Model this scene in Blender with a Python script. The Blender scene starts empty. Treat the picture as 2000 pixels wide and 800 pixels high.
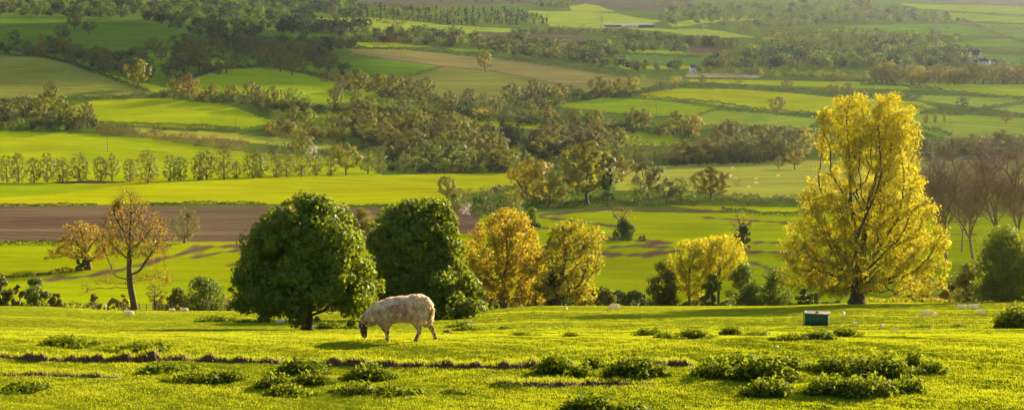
import bpy, math, random
import numpy as np
from mathutils import Vector, noise as mnoise
rng = np.random.default_rng(11)
random.seed(5)
R = math.radians
sc = bpy.context.scene
COL = sc.collection

# ------------------------------------------------------------------ camera model
F = 3889.0                       # focal length in pixels of the 2000 px wide frame (70 mm)
CAMZ = 110.0                     # eye height above the datum of the valley
P = math.atan(480 / F)           # the lens looks 7 degrees down the slope
cp, sp = math.cos(P), math.sin(P)
def T(y):                        # slope z/Y of the sight line through row y
    v = (400 - np.asarray(y, float)) / F
    return (-sp + v * cp) / (cp + v * sp)
def A(x, y):
    v = (400 - np.asarray(y, float)) / F
    return ((np.asarray(x, float) - 1000) / F) / (cp + v * sp)
def project(X, Y, Z):            # world to frame
    Zr = Z - CAMZ
    dep = Y * cp - Zr * sp
    return 1000 + F * X / dep, 400 - F * (Y * sp + Zr * cp) / dep

# ------------------------------------------------------------------ terrain
def pchip(xk, yk):
    xk, yk = np.asarray(xk, float), np.asarray(yk, float)
    h = np.diff(xk); d = np.diff(yk) / h
    m = np.zeros_like(yk); m[0] = d[0]; m[-1] = d[-1]
    for i in range(1, len(xk) - 1):
        if d[i-1] * d[i] > 0:
            w1, w2 = 2*h[i] + h[i-1], h[i] + 2*h[i-1]
            m[i] = (w1 + w2) / (w1 / d[i-1] + w2 / d[i])
    def f(x):
        x = np.clip(x, xk[0], xk[-1])
        i = np.clip(np.searchsorted(xk, x) - 1, 0, len(h) - 1)
        t = (x - xk[i]) / h[i]
        return ((2*t**3 - 3*t**2 + 1) * yk[i] + (t**3 - 2*t**2 + t) * h[i] * m[i]
                + (-2*t**3 + 3*t**2) * yk[i+1] + (t**3 - t**2) * h[i] * m[i+1])
    return f
prof = [(28.8, 800), (31.6, 741), (34, 700), (36.5, 668), (42, 658.5), (60, 655), (100, 651), (140, 642), (160, 634), (190, 617), (215, 605),
        (232, 598.5), (245, 597.5), (275, 605), (300, 599), (330, 572), (370, 522), (430, 470), (500, 428), (580, 401), (760, 361),
        (950, 339), (1020, 325), (1180, 260), (1360, 206), (1650, 156), (2050, 106), (2700, 53), (3500, 12), (4500, -18),
        (6000, -42), (8000, -66), (10000, -110), (13000, -120)]
Dk = [0, 5, 12, 20] + [d for d, _ in prof]
Zk = [-1.65, -2.7, -4.2, -5.35] + [float(T(y)) * d for d, y in prof]
zprof = pchip(Dk, Zk)
brow = pchip([-600, 0, 100, 200, 450, 700, 900, 1000, 1050, 1500, 1680, 1900, 2000, 2600],
             [0, 0, 2, 8, 10, 12, 9, 3, 0, 0, -6, -8, -10, -12])
def ss(x, a, b):
    t = np.clip((x - a) / (b - a), 0, 1)
    return t * t * (3 - 2 * t)
def height(X, Y):
    X = np.asarray(X, float); Y = np.asarray(Y, float)
    D = np.maximum(Y, .5)
    px = 1000 + F * np.clip(X / D, -.45, .45)
    z = zprof(D)
    z = z - brow(px) / F * D * ss(D, 60, 170) * (1 - ss(D, 245, 320))
    lh = (1 - ss(px, 150, 950)) * ss(D, 1050, 1500) * (1 - ss(D, 2400, 4200))
    z = z + 42 * lh / F * D
    far = ss(D, 420, 900)
    z = z + far * (1.8 * np.sin(X / 61 + .6) * np.sin(Y / 83 + X / 210 + 1.1) + 1.4 * np.sin(X / 37 - Y / 90 + 2.))
    near = 1 - ss(D, 120, 260)
    z = z + near * (.013 * np.sin(X * 3.1 + Y * .9 + 1.3 * np.sin(Y * .9)) * np.sin(Y * 3.7 - X * .5 + 1) + .017 * np.sin(X * 1.7 + 1.2 * np.sin(Y * .6)) * np.sin(Y * 1.9 + .8 * np.sin(X * .7)) + .03 * np.sin(X * .55 + 1.3 + .2 * Y) * np.sin(Y * .8 + .9 * np.sin(X * .31)) + .011 * np.sin(X * 6.3 + 2 * np.sin(Y * 1.7)) * np.sin(Y * 5.9 + 2 * np.sin(X * 1.1)))
    z = z + .16 * np.sin(X / 7.3 + 1.2) * np.sin(Y / 6.1 + X / 19) * ss(D, 45, 90) * (1 - ss(D, 200, 250))
    return z + CAMZ
DG = np.concatenate([np.linspace(305, 700, 500), np.geomspace(701, 9000, 1500)])
def solve(x, y):                 # the ground point of the valley under a sight line
    a, t = float(A(x, y)), float(T(y))
    g = (height(a * DG, DG) - CAMZ) / DG - t
    i = np.nonzero(g >= 0)[0]
    i = int(i[0]) if len(i) else len(DG) - 1
    if i == 0: D = DG[0]
    else:
        g0, g1 = g[i-1], g[i]
        D = DG[i-1] + (DG[i] - DG[i-1]) * (-g0 / (g1 - g0) if g1 != g0 else 0)
    return np.array([a * D, D, float(height(a * D, D))])
def at(x, D, y=None):            # on the near meadow: azimuth of column x, distance D
    yy = 610.0 if y is None else y
    a = float(A(x, yy)); return np.array([a * D, D, float(height(a * D, D))])
DN = np.linspace(22, 240, 2400)
def near(x, y):                  # first meadow point under a sight line (y 600..800)
    a, t = float(A(x, y)), float(T(y))
    g = (height(a * DN, DN) - CAMZ) / DN - t
    i = np.nonzero(g >= 0)[0]
    D = DN[int(i[0])] if len(i) else 150.0
    return np.array([a * D, D, float(height(a * D, D))])

# ------------------------------------------------------------------ mesh helpers
def mk_mesh(name, V, quads=None, tris=None, mats=(), qmat=None, tmat=None, attrs=None, smooth=False):
    me = bpy.data.meshes.new(name)
    V = np.asarray(V, np.float32).reshape(-1, 3)
    Q = np.zeros((0, 4), np.int32) if quads is None else np.asarray(quads, np.int32).reshape(-1, 4)
    Tr = np.zeros((0, 3), np.int32) if tris is None else np.asarray(tris, np.int32).reshape(-1, 3)
    me.vertices.add(len(V)); me.vertices.foreach_set("co", V.ravel())
    nl = Q.size + Tr.size
    me.loops.add(nl); me.loops.foreach_set("vertex_index", np.concatenate([Q.ravel(), Tr.ravel()]))
    np_ = len(Q) + len(Tr)
    me.polygons.add(np_)
    ls = np.concatenate([np.arange(len(Q)) * 4, Q.size + np.arange(len(Tr)) * 3]).astype(np.int32)
    me.polygons.foreach_set("loop_start", ls)
    if qmat is not None or tmat is not None:
        mi = np.concatenate([np.zeros(len(Q), np.int32) if qmat is None else np.broadcast_to(qmat, (len(Q),)),
                             np.zeros(len(Tr), np.int32) if tmat is None else np.broadcast_to(tmat, (len(Tr),))]).astype(np.int32)
        me.polygons.foreach_set("material_index", mi)
    if smooth: me.polygons.foreach_set("use_smooth", np.ones(np_, bool))
    for k, a in (attrs or {}).items():
        a = np.asarray(a, np.float32)
        if a.ndim == 1:
            at_ = me.attributes.new(k, 'FLOAT', 'POINT'); at_.data.foreach_set("value", a)
        else:
            at_ = me.attributes.new(k, 'FLOAT_COLOR', 'POINT')
            at_.data.foreach_set("color", np.concatenate([a, np.ones((len(a), 1), np.float32)], 1).ravel())
    for m in mats: me.materials.append(m)
    me.update(calc_edges=True)
    return me
def link(name, me, parent=None, loc=None):
    o = bpy.data.objects.new(name, me); COL.objects.link(o)
    if parent is not None: o.parent = parent
    if loc is not None: o.location = [float(v) for v in loc]
    return o
def tag(o, label, cat, group=None, kind=None):
    o['label'] = label
    if cat: o['category'] = cat
    if group: o['group'] = group
    if kind: o['kind'] = kind
    return o
def empty(name, loc, rz=0, s=1):
    o = bpy.data.objects.new(name, None); COL.objects.link(o)
    o.location = [float(v) for v in loc]; o.rotation_euler.z = rz; o.scale = (s, s, s); o.empty_display_size = .3
    return o
def unit(v):
    v = np.asarray(v, float); return v / np.maximum(np.linalg.norm(v, axis=-1, keepdims=True), 1e-9)
def rdir(n): return unit(rng.normal(size=(n, 3)))

def leaf_quads(Pt, N, S, aspect=.6):
    n = len(Pt); N = unit(N)
    t = unit(np.cross(N, rdir(n))); b = np.cross(N, t)
    S = np.broadcast_to(np.asarray(S, float), (n,))[:, None]
    V = np.stack([Pt - t*S*.5, Pt + b*S*aspect*.5 - N*S*.08, Pt + t*S*.5, Pt - b*S*aspect*.5 - N*S*.08], 1).reshape(-1, 3)
    return V, np.arange(4*n).reshape(-1, 4)
def tube_edges(Pa, Pb, ra, rb, k=5):
    n = len(Pa); d = unit(Pb - Pa)
    ref = np.where(np.abs(d[:, 2:3]) < .9, np.array([[0, 0, 1.]]), np.array([[1., 0, 0]]))
    u = unit(np.cross(d, ref)); w = np.cross(d, u)
    ang = np.arange(k) * 2 * math.pi / k
    c, s = np.cos(ang)[None, :, None], np.sin(ang)[None, :, None]
    ring = u[:, None] * c + w[:, None] * s
    Va = Pa[:, None] + ring * np.asarray(ra)[:, None, None]; Vb = Pb[:, None] + ring * np.asarray(rb)[:, None, None]
    V = np.concatenate([Va, Vb], 1).reshape(-1, 3)
    i = np.arange(k); j = (i + 1) % k
    q = np.stack([i, j, j + k, i + k], 1)[None] + (np.arange(n) * 2 * k)[:, None, None]
    return V, q.reshape(-1, 4)
class MB:                        # simple mesh collector for built things
    def __init__(s): s.V = []; s.Q = []; s.T = []; s.n = 0
    def add(s, V, Q=None, Tr=None):
        V = np.asarray(V, float).reshape(-1, 3); s.V.append(V)
        if Q is not None and len(Q): s.Q.append(np.asarray(Q).reshape(-1, 4) + s.n)
        if Tr is not None and len(Tr): s.T.append(np.asarray(Tr).reshape(-1, 3) + s.n)
        s.n += len(V)
    def box(s, c, d, bev=0):
        c = np.asarray(c, float); h = np.asarray(d, float) / 2
        v = np.array([[x, y, z] for x in (-1, 1) for y in (-1, 1) for z in (-1, 1)], float) * h + c
        s.add(v, [[0, 1, 3, 2], [4, 6, 7, 5], [0, 4, 5, 1], [2, 3, 7, 6], [0, 2, 6, 4], [1, 5, 7, 3]])
    def tube(s, a, b, ra, rb, k=8, cap=True):
        V, Q = tube_edges(np.array([a], float), np.array([b], float), np.array([ra]), np.array([rb]), k)
        tr = []
        if cap:
            V = np.concatenate([V, [a], [b]]); i = np.arange(k); j = (i + 1) % k
            tr = np.concatenate([np.stack([np.full(k, 2*k), j, i], 1), np.stack([np.full(k, 2*k+1), i + k, j + k], 1)])
        s.add(V, Q, tr)
    def build(s, name, mats, parent=None, loc=None, smooth=False):
        return link(name, s.mesh(name, mats, smooth), parent, loc)
    def mesh(s, name, mats, smooth=False):
        return mk_mesh(name, np.concatenate(s.V), np.concatenate(s.Q) if s.Q else None, np.concatenate(s.T) if s.T else None, mats, smooth=smooth)
def loft(cs, rad, k=14):         # closed tube through centres cs with elliptical radii (side, up)
    cs = np.asarray(cs, float); n = len(cs)
    d = unit(np.gradient(cs, axis=0))
    side = unit(np.cross(d, np.array([0, 0, 1.])) + 1e-6 * np.array([0, 1, 0]))
    for i in range(n):
        if abs(d[i, 2]) > .95: side[i] = [0, 1, 0]
        if side[i, 1] < 0: side[i] *= -1
    up = np.cross(side, d)
    ang = np.arange(k) * 2 * math.pi / k
    V = [cs[i] + np.outer(np.cos(ang), side[i]) * rad[i][0] + np.outer(np.sin(ang), up[i]) * rad[i][1] for i in range(n)]
    V = np.concatenate(V + [cs[:1], cs[-1:]])
    i = np.arange(k); j = (i + 1) % k
    Q = np.concatenate([np.stack([i, j, j + k, i + k], 1) + m * k for m in range(n - 1)])
    tr = np.concatenate([np.stack([np.full(k, n*k), j, i], 1), np.stack([np.full(k, n*k+1), i + (n-1)*k, j + (n-1)*k], 1)])
    return V, Q, tr

# ------------------------------------------------------------------ materials
def nt_new(name):
    m = bpy.data.materials.new(name); m.use_nodes = True
    nt = m.node_tree; nt.nodes.clear()
    return m, nt, nt.nodes.new('ShaderNodeOutputMaterial')
def N_(nt, typ, **kw):
    n = nt.nodes.new(typ)
    for k, v in kw.items():
        if k in n.inputs: n.inputs[k].default_value = v
        else: setattr(n, k, v)
    return n
def mixc(nt, a, b, f, bt='MIX'):
    n = nt.nodes.new('ShaderNodeMix'); n.data_type = 'RGBA'; n.blend_type = bt
    for s, v in ((n.inputs[0], f), (n.inputs[6], a), (n.inputs[7], b)):
        if hasattr(v, 'is_linked'): nt.links.new(v, s)
        else: s.default_value = v if not isinstance(v, tuple) or len(v) == 4 else (*v, 1)
    return n.outputs[2]
def leaf_mat(name, ca, cb, trans=.5, ct=None, vary=.35, gloss=.02):
    m, nt, out = nt_new(name); L = nt.links.new
    at_ = N_(nt, 'ShaderNodeAttribute', attribute_name='rnd')
    c = mixc(nt, ca, cb, at_.outputs['Fac'])
    oi = N_(nt, 'ShaderNodeObjectInfo')
    mr = N_(nt, 'ShaderNodeMapRange'); mr.inputs[3].default_value = 1 - vary; mr.inputs[4].default_value = 1 + vary
    L(oi.outputs['Random'], mr.inputs[0])
    hs = N_(nt, 'ShaderNodeHueSaturation'); L(mr.outputs[0], hs.inputs['Value']); L(c, hs.inputs['Color'])
    mh = N_(nt, 'ShaderNodeMapRange'); mh.inputs[3].default_value = .5 - vary * .03; mh.inputs[4].default_value = .5 + vary * .03
    mm = N_(nt, 'ShaderNodeMath', operation='FRACT'); m10 = N_(nt, 'ShaderNodeMath', operation='MULTIPLY'); m10.inputs[1].default_value = 37.3
    L(oi.outputs['Random'], m10.inputs[0]); L(m10.outputs[0], mm.inputs[0]); L(mm.outputs[0], mh.inputs[0]); L(mh.outputs[0], hs.inputs['Hue'])
    df = N_(nt, 'ShaderNodeBsdfDiffuse'); tr = N_(nt, 'ShaderNodeBsdfTranslucent')
    L(hs.outputs[0], df.inputs[0])
    if ct is None: ct = (min(1, ca[0]*1.9), min(1, ca[1]*1.8), ca[2]*.7)
    ctn = mixc(nt, hs.outputs[0], ct, .65)
    L(ctn, tr.inputs[0])
    mx = N_(nt, 'ShaderNodeMixShader'); mx.inputs[0].default_value = trans
    L(df.outputs[0], mx.inputs[1]); L(tr.outputs[0], mx.inputs[2])
    g = N_(nt, 'ShaderNodeBsdfGlossy'); g.inputs['Roughness'].default_value = .45; g.inputs[0].default_value = (.9, .9, .8, 1)
    m2 = N_(nt, 'ShaderNodeMixShader'); m2.inputs[0].default_value = gloss
    L(mx.outputs[0], m2.inputs[1]); L(g.outputs[0], m2.inputs[2]); L(m2.outputs[0], out.inputs[0])
    return m
def rough_mat(name, ca, cb, scale=3., rough=.9, bump=.3, coords='Object'):
    m, nt, out = nt_new(name); L = nt.links.new
    tc = N_(nt, 'ShaderNodeTexCoord'); nz = N_(nt, 'ShaderNodeTexNoise', Scale=scale, Detail=6.0, Roughness=.65)
    L(tc.outputs[coords], nz.inputs['Vector'])
    cr = N_(nt, 'ShaderNodeMapRange'); cr.inputs[1].default_value = .35; cr.inputs[2].default_value = .65; L(nz.outputs['Fac'], cr.inputs[0])
    c = mixc(nt, ca, cb, cr.outputs[0])
    b = N_(nt, 'ShaderNodeBsdfPrincipled', Roughness=rough); L(c, b.inputs['Base Color'])
    b.inputs['Specular IOR Level'].default_value = .25
    bp = N_(nt, 'ShaderNodeBump', Strength=bump, Distance=.05); L(nz.outputs['Fac'], bp.inputs['Height']); L(bp.outputs[0], b.inputs['Normal'])
    L(b.outputs[0], out.inputs[0])
    return m
def attr_mat(name, attr='Col', rough=.9, var=.25, scale=20., trans=0.):
    m, nt, out = nt_new(name); L = nt.links.new
    a = N_(nt, 'ShaderNodeAttribute', attribute_name=attr)
    tc = N_(nt, 'ShaderNodeTexCoord'); nz = N_(nt, 'ShaderNodeTexNoise', Scale=scale, Detail=5.0)
    L(tc.outputs['Object'], nz.inputs['Vector'])
    mr = N_(nt, 'ShaderNodeMapRange'); mr.inputs[1].default_value = .3; mr.inputs[2].default_value = .7
    mr.inputs[3].default_value = 1 - var; mr.inputs[4].default_value = 1 + var; L(nz.outputs['Fac'], mr.inputs[0])
    hs = N_(nt, 'ShaderNodeHueSaturation'); L(a.outputs['Color'], hs.inputs['Color']); L(mr.outputs[0], hs.inputs['Value'])
    d = N_(nt, 'ShaderNodeBsdfDiffuse'); L(hs.outputs[0], d.inputs[0])
    if trans:
        tr = N_(nt, 'ShaderNodeBsdfTranslucent'); L(hs.outputs[0], tr.inputs[0])
        mx = N_(nt, 'ShaderNodeMixShader'); mx.inputs[0].default_value = trans
        L(d.outputs[0], mx.inputs[1]); L(tr.outputs[0], mx.inputs[2]); L(mx.outputs[0], out.inputs[0])
    else: L(d.outputs[0], out.inputs[0])
    return m

M = {}
M['bark'] = rough_mat('bark', (.035, .024, .014), (.075, .055, .034), 9, .95, .6)
M['bark_grey'] = rough_mat('bark_grey', (.06, .045, .03), (.12, .095, .07), 9, .95, .6)
M['twig_purple'] = rough_mat('twig_purple', (.15, .095, .07), (.25, .165, .12), 5, .95, .3)
M['bare_bark'] = rough_mat('bare_bark', (.07, .045, .034), (.13, .088, .065), 5, .95, .3)
M['soil'] = rough_mat('soil', (.055, .022, .010), (.13, .06, .028), 14, 1, .8)
M['wood'] = rough_mat('wood', (.09, .06, .035), (.2, .14, .09), 12, .9, .4)
LM = {}
LM['chestnut'] = leaf_mat('chestnut_leaf', (.028, .064, .003), (.085, .132, .006), .45, (.31, .33, .006), .06, .018)
LM['yellow'] = leaf_mat('yellow_leaf', (.10, .118, .004), (.31, .255, .007), .55, (.55, .435, .006), .06, .015)
LM['gold'] = leaf_mat('gold_leaf', (.13, .10, .005), (.28, .205, .008), .5, (.52, .36, .008), .12, .02)
LM['goldolive'] = leaf_mat('goldolive_leaf', (.09, .085, .005), (.22, .185, .008), .5, (.44, .35, .008), .12, .02)
LM['olive'] = leaf_mat('olive_leaf', (.055, .06, .008), (.12, .115, .012), .42, (.24, .22, .012), .25, .02)
LM['alder'] = leaf_mat('alder_leaf', (.05, .06, .010), (.095, .105, .014), .40, (.24, .25, .018), .22)
LM['bronze'] = leaf_mat('bronze_leaf', (.115, .105, .013), (.20, .175, .016), .34, (.38, .32, .018), .28, .02)
LM['redbronze'] = leaf_mat('redbronze_leaf', (.10, .045, .018), (.16, .075, .022), .42, (.32, .15, .025), .2)
LM['copper'] = leaf_mat('copper_leaf', (.06, .012, .014), (.10, .025, .022), .35, (.16, .03, .02), .2)
LM['green'] = leaf_mat('green_leaf', (.035, .065, .007), (.075, .11, .010), .42, (.20, .24, .014), .25)
LM['palegreen'] = leaf_mat('palegreen_leaf', (.07, .085, .014), (.13, .14, .018), .45, (.28, .29, .02), .25)
LM['dark'] = leaf_mat('dark_leaf', (.016, .032, .008), (.035, .055, .012), .3, (.08, .11, .01), .3)
LM['conifer'] = leaf_mat('conifer_leaf', (.012, .024, .012), (.03, .045, .018), .2, (.05, .07, .02), .2)
LM['blossom'] = leaf_mat('blossom_leaf', (.35, .27, .24), (.5, .42, .36), .4, (.5, .42, .36), .1)
LM['twig'] = leaf_mat('twig_leaf', (.095, .088, .022), (.16, .145, .030), .32, (.30, .26, .04), .28, .02)
LM['amber'] = leaf_mat('amber_leaf', (.105, .07, .006), (.225, .145, .009), .48, (.42, .26, .010), .1, .02)
LM['valleyoak'] = leaf_mat('valley_oak_leaf', (.10, .11, .010), (.20, .195, .013), .36, (.42, .37, .014), .24, .02)
LM['valleygold'] = leaf_mat('valley_gold_leaf', (.16, .13, .010), (.29, .235, .014), .38, (.52, .41, .014), .2, .02)
LM['nettle'] = leaf_mat('nettle_leaf', (.024, .054, .004), (.14, .175, .007), .42, (.34, .37, .007), .12, .006)
LM['hedge'] = leaf_mat('hedge_leaf', (.03, .042, .010), (.07, .075, .016), .35, (.14, .14, .02), .3)
LM['hedgebrown'] = leaf_mat('hedgebrown_leaf', (.06, .045, .02), (.11, .08, .03), .35, (.2, .14, .03), .3)

# ------------------------------------------------------------------ ground colours: one colour per field
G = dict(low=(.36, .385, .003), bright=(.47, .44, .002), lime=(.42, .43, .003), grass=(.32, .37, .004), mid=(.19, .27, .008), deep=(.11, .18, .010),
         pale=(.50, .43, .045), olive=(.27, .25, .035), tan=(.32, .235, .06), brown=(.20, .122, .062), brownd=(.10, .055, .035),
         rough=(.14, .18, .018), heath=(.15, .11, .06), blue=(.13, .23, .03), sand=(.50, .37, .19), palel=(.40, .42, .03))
FIELDS = [  # (colour, outline in frame units, brightness)
 ('rough', [(-900, 430), (3000, 430), (3000, -200), (-900, -200)]),
 ('heath', [(700, -60), (1350, -60), (1350, 22), (1150, 20), (1040, 8), (700, 12)]),
 ('low', [(-900, 415), (3000, 415), (3000, 620), (-900, 620)]),
 ('brown', [(-900, 404), (190, 403), (500, 402), (700, 405), (800, 404), (935, 416), (932, 458), (880, 456), (700, 471), (480, 472), (-900, 468)]),
 ('bright', [(-900, 362), (0, 360), (230, 357), (300, 350), (500, 347), (760, 341), (1010, 337), (1015, 365), (905, 378), (885, 396), (700, 400), (300, 396), (190, 401), (-900, 404)]),
 ('grass', [(-900, 362), (0, 360), (120, 360), (215, 366), (120, 378), (0, 386), (-900, 390)]),
 ('lime', [(-900, 255), (0, 256), (170, 262), (300, 272), (480, 297), (700, 309), (745, 341), (500, 347), (300, 350), (200, 357), (-900, 358)]),
 ('brownd', [(95, 355), (180, 352), (260, 356), (200, 359), (120, 358)]),
 ('pale', [(265, 249), (400, 257), (500, 265), (600, 275), (700, 290), (785, 306), (745, 309), (600, 291), (450, 273), (340, 266), (275, 262)]),
 ('lime', [(110, 215), (190, 196), (330, 192), (450, 205), (540, 238), (470, 251), (300, 247), (200, 240), (130, 225)]),
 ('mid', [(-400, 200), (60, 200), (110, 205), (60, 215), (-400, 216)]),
 ('lime', [(520, 208), (560, 214), (870, 229), (1000, 236), (1130, 247), (1300, 262), (1345, 270), (1310, 285), (1215, 282), (1150, 258), (1000, 250), (860, 242), (560, 226)]),
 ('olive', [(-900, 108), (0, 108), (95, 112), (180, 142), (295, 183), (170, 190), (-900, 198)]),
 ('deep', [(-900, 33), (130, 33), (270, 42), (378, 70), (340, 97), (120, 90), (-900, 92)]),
 ('grass', [(340, 165), (430, 136), (520, 132), (600, 145), (745, 184), (700, 196), (620, 206), (500, 190), (420, 182), (330, 178)]),
 ('lime', [(180, 136), (335, 176), (330, 183), (300, 181), (190, 144)]),
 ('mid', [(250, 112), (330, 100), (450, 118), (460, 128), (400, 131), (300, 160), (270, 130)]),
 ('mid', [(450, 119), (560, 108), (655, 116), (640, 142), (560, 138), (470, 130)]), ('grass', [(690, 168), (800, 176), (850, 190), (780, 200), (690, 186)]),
 ('lime', [(405, 114), (465, 122), (440, 130), (405, 126)]),
 ('tan', [(685, 95), (800, 98), (1000, 119), (1235, 152), (1160, 173), (1040, 156), (860, 130), (760, 117), (690, 107)]),
 ('mid', [(640, 118), (760, 117), (862, 130), (800, 152), (710, 146), (640, 138)]),
 ('olive', [(800, 152), (865, 131), (960, 141), (1065, 166), (1010, 202), (900, 198), (845, 182)]),
 ('olive', [(1045, 157), (1150, 172), (1235, 150), (1310, 158), (1200, 184), (1100, 192), (1065, 178)]),
 ('grass', [(1075, 207), (1180, 190), (1300, 197), (1405, 212), (1390, 224), (1290, 226), (1170, 217)]),
 ('bright', [(1250, 182), (1320, 172), (1500, 178), (1630, 190), (1800, 200), (1830, 213), (1700, 226), (1480, 216), (1330, 196), (1250, 190)]),
 ('palel', [(1360, 227), (1400, 215), (1480, 220), (1600, 232), (1560, 256), (1480, 248), (1370, 252)]),
 ('palel', [(1770, 222), (2000, 229), (2900, 240), (2900, 270), (2000, 269), (1850, 269), (1770, 246)]),
 ('palel', [(1780, 187), (2000, 191), (2900, 200), (2900, 225), (2000, 222), (1900, 207), (1790, 196)]),
 ('lime', [(1340, 154), (2000, 166), (2900, 170), (2900, 192), (2000, 188), (1780, 176), (1500, 166), (1340, 160)]),
 ('sand', [(1338, 145), (1420, 144), (1490, 147), (1480, 152), (1340, 151)]),
 ('palel', [(1300, 46), (1400, 34), (1490, 30), (1500, 37), (1400, 44), (1310, 53)]), ('palel', [(1495, 66), (1600, 57), (1680, 60), (1660, 66), (1500, 76)]), ('grass', [(1500, 102), (1600, 92), (1740, 88), (1750, 94), (1620, 99), (1510, 108)]),
 ('palel', [(860, 60), (980, 56), (1040, 68), (940, 72)]), ('grass', [(700, 66), (800, 62), (880, 68), (800, 74)]), ('lime', [(1230, 98), (1330, 100), (1340, 106), (1230, 105)]), ('grass', [(1760, 100), (1900, 104), (1910, 112), (1780, 108)]), ('grass', [(860, 94), (960, 96), (1000, 104), (900, 100)]), ('lime', [(1210, 128), (1330, 128), (1370, 134), (1220, 136)]),
 ('pale', [(1195, 352), (1240, 329), (1340, 320), (1500, 314), (1600, 314), (2000, 312), (2900, 312), (2900, 395), (1560, 386), (1430, 386), (1400, 372), (1300, 372), (1200, 372)]),
 ('brown', [(940, 62), (1040, 64), (1110, 67), (1150, 72), (1130, 86), (1000, 82), (940, 72)]),
 ('palel', [(620, 36), (720, 34), (860, 48), (1000, 57), (1040, 66), (860, 58), (760, 66), (690, 60)]),
 ('palel', [(1030, 22), (1110, 22), (1200, 27), (1295, 42), (1180, 56), (1080, 53), (1040, 36)]),
 ('palel', [(1105, 12), (1150, 8), (1205, 24), (1120, 24)]),
 ('palel', [(1190, 55), (1380, 57), (1490, 75), (1400, 73), (1280, 61)]),
 ('blue', [(1200, 107), (1290, 110), (1375, 115), (1370, 126), (1260, 123)]),
 ('brown', [(1340, 90), (1420, 93), (1450, 105), (1350, 104)]),
 ('mid', [(1620, 50), (1850, 47), (1845, 70), (1700, 64)]),
 ('mid', [(1850, 44), (1990, 48), (2600, 60), (2600, 80), (2000, 72), (1850, 70)]),
 ('grass', [(1850, 25), (2000, 32), (2600, 40), (2600, 58), (2000, 46), (1860, 40)]),
 ('grass', [(1760, 8), (1900, 10), (2600, 24), (2600, 36), (1990, 28), (1800, 18)]),
 ('mid', [(1880, 80), (2000, 76), (2600, 86), (2600, 98), (2000, 92), (1900, 90)]),
 ('mid', [(1900, 104), (2000, 110), (2600, 120), (2600, 140), (2000, 135), (1900, 120)]),
 ('mid', [(1740, 84), (1880, 82), (1900, 96), (1780, 100)]),
 ('brown', [(1800, -10), (2000, 0), (2600, 10), (2600, 20), (1950, 12), (1800, 2)]),
 ('deep', [(520, 65), (620, 66), (620, 82), (530, 85)]),
 ('lime', [(680, 82), (760, 84), (850, 92), (720, 93)]),
 ('lime', [(1060, 438), (1180, 412), (1560, 424), (2000, 424), (2900, 430), (2900, 445), (1560, 470), (1200, 470), (1050, 452)]),
 ('bright', [(1290, 400), (1560, 404), (1560, 414), (1400, 412)]),
]
TRACKS = [  # bare earth: (points, half width in frame rows)
 ([(85, 546), (160, 540), (240, 524), (300, 508), (350, 494), (400, 482), (470, 479)], 4.5),
 ([(380, 501), (430, 492), (480, 486)], 3), ([(380, 481), (470, 482)], 2.5), ([(440, 518), (480, 514)], 2.5),
 ([(1050, 420), (1110, 416), (1180, 408), (1280, 410), (1420, 412)], 3.5), ([(1060, 424), (1120, 432), (1190, 441)], 3.2),
 ([(1050, 443), (1080, 448)], 4), ([(1180, 465), (1230, 468), (1300, 474), (1210, 482)], 4), ([(1150, 494), (1200, 497), (1260, 498), (1320, 490)], 6),
 ([(1460, 492), (1510, 492), (1570, 497)], 4.5), ([(1380, 424), (1440, 428), (1560, 436)], 2.6), ([(1470, 512), (1520, 530)], 3), ([(1230, 480), (1330, 484)], 3),
 ([(1800, 545), (1850, 556), (1862, 570), (1830, 582)], 6), ([(1830, 432), (1900, 433)], 2.5), ([(1840, 456), (1900, 457)], 2), ([(1480, 473), (1520, 474)], 4),
 ([(0, 398), (100, 398)], 1.5),
]
def inpoly(px, py, poly):
    poly = np.asarray(poly, float); n = len(poly)
    res = np.zeros(px.shape, bool)
    for i in range(n):
        x1, y1 = poly[i]; x2, y2 = poly[(i + 1) % n]
        if y1 == y2: continue
        c = ((y1 > py) != (y2 > py)) & (px < (x2 - x1) * (py - y1) / (y2 - y1) + x1)
        res ^= c
    return res
def polydist(px, py, pts, ky):
    best = np.full(px.shape, 1e9)
    for (x1, y1), (x2, y2) in zip(pts[:-1], pts[1:]):
        dx, dy = x2 - x1, (y2 - y1) * ky
        qx, qy = px - x1, (py - y1) * ky
        t = np.clip((qx * dx + qy * dy) / (dx * dx + dy * dy), 0, 1)
        best = np.minimum(best, np.hypot(qx - t * dx, qy - t * dy))
    return best

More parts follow.
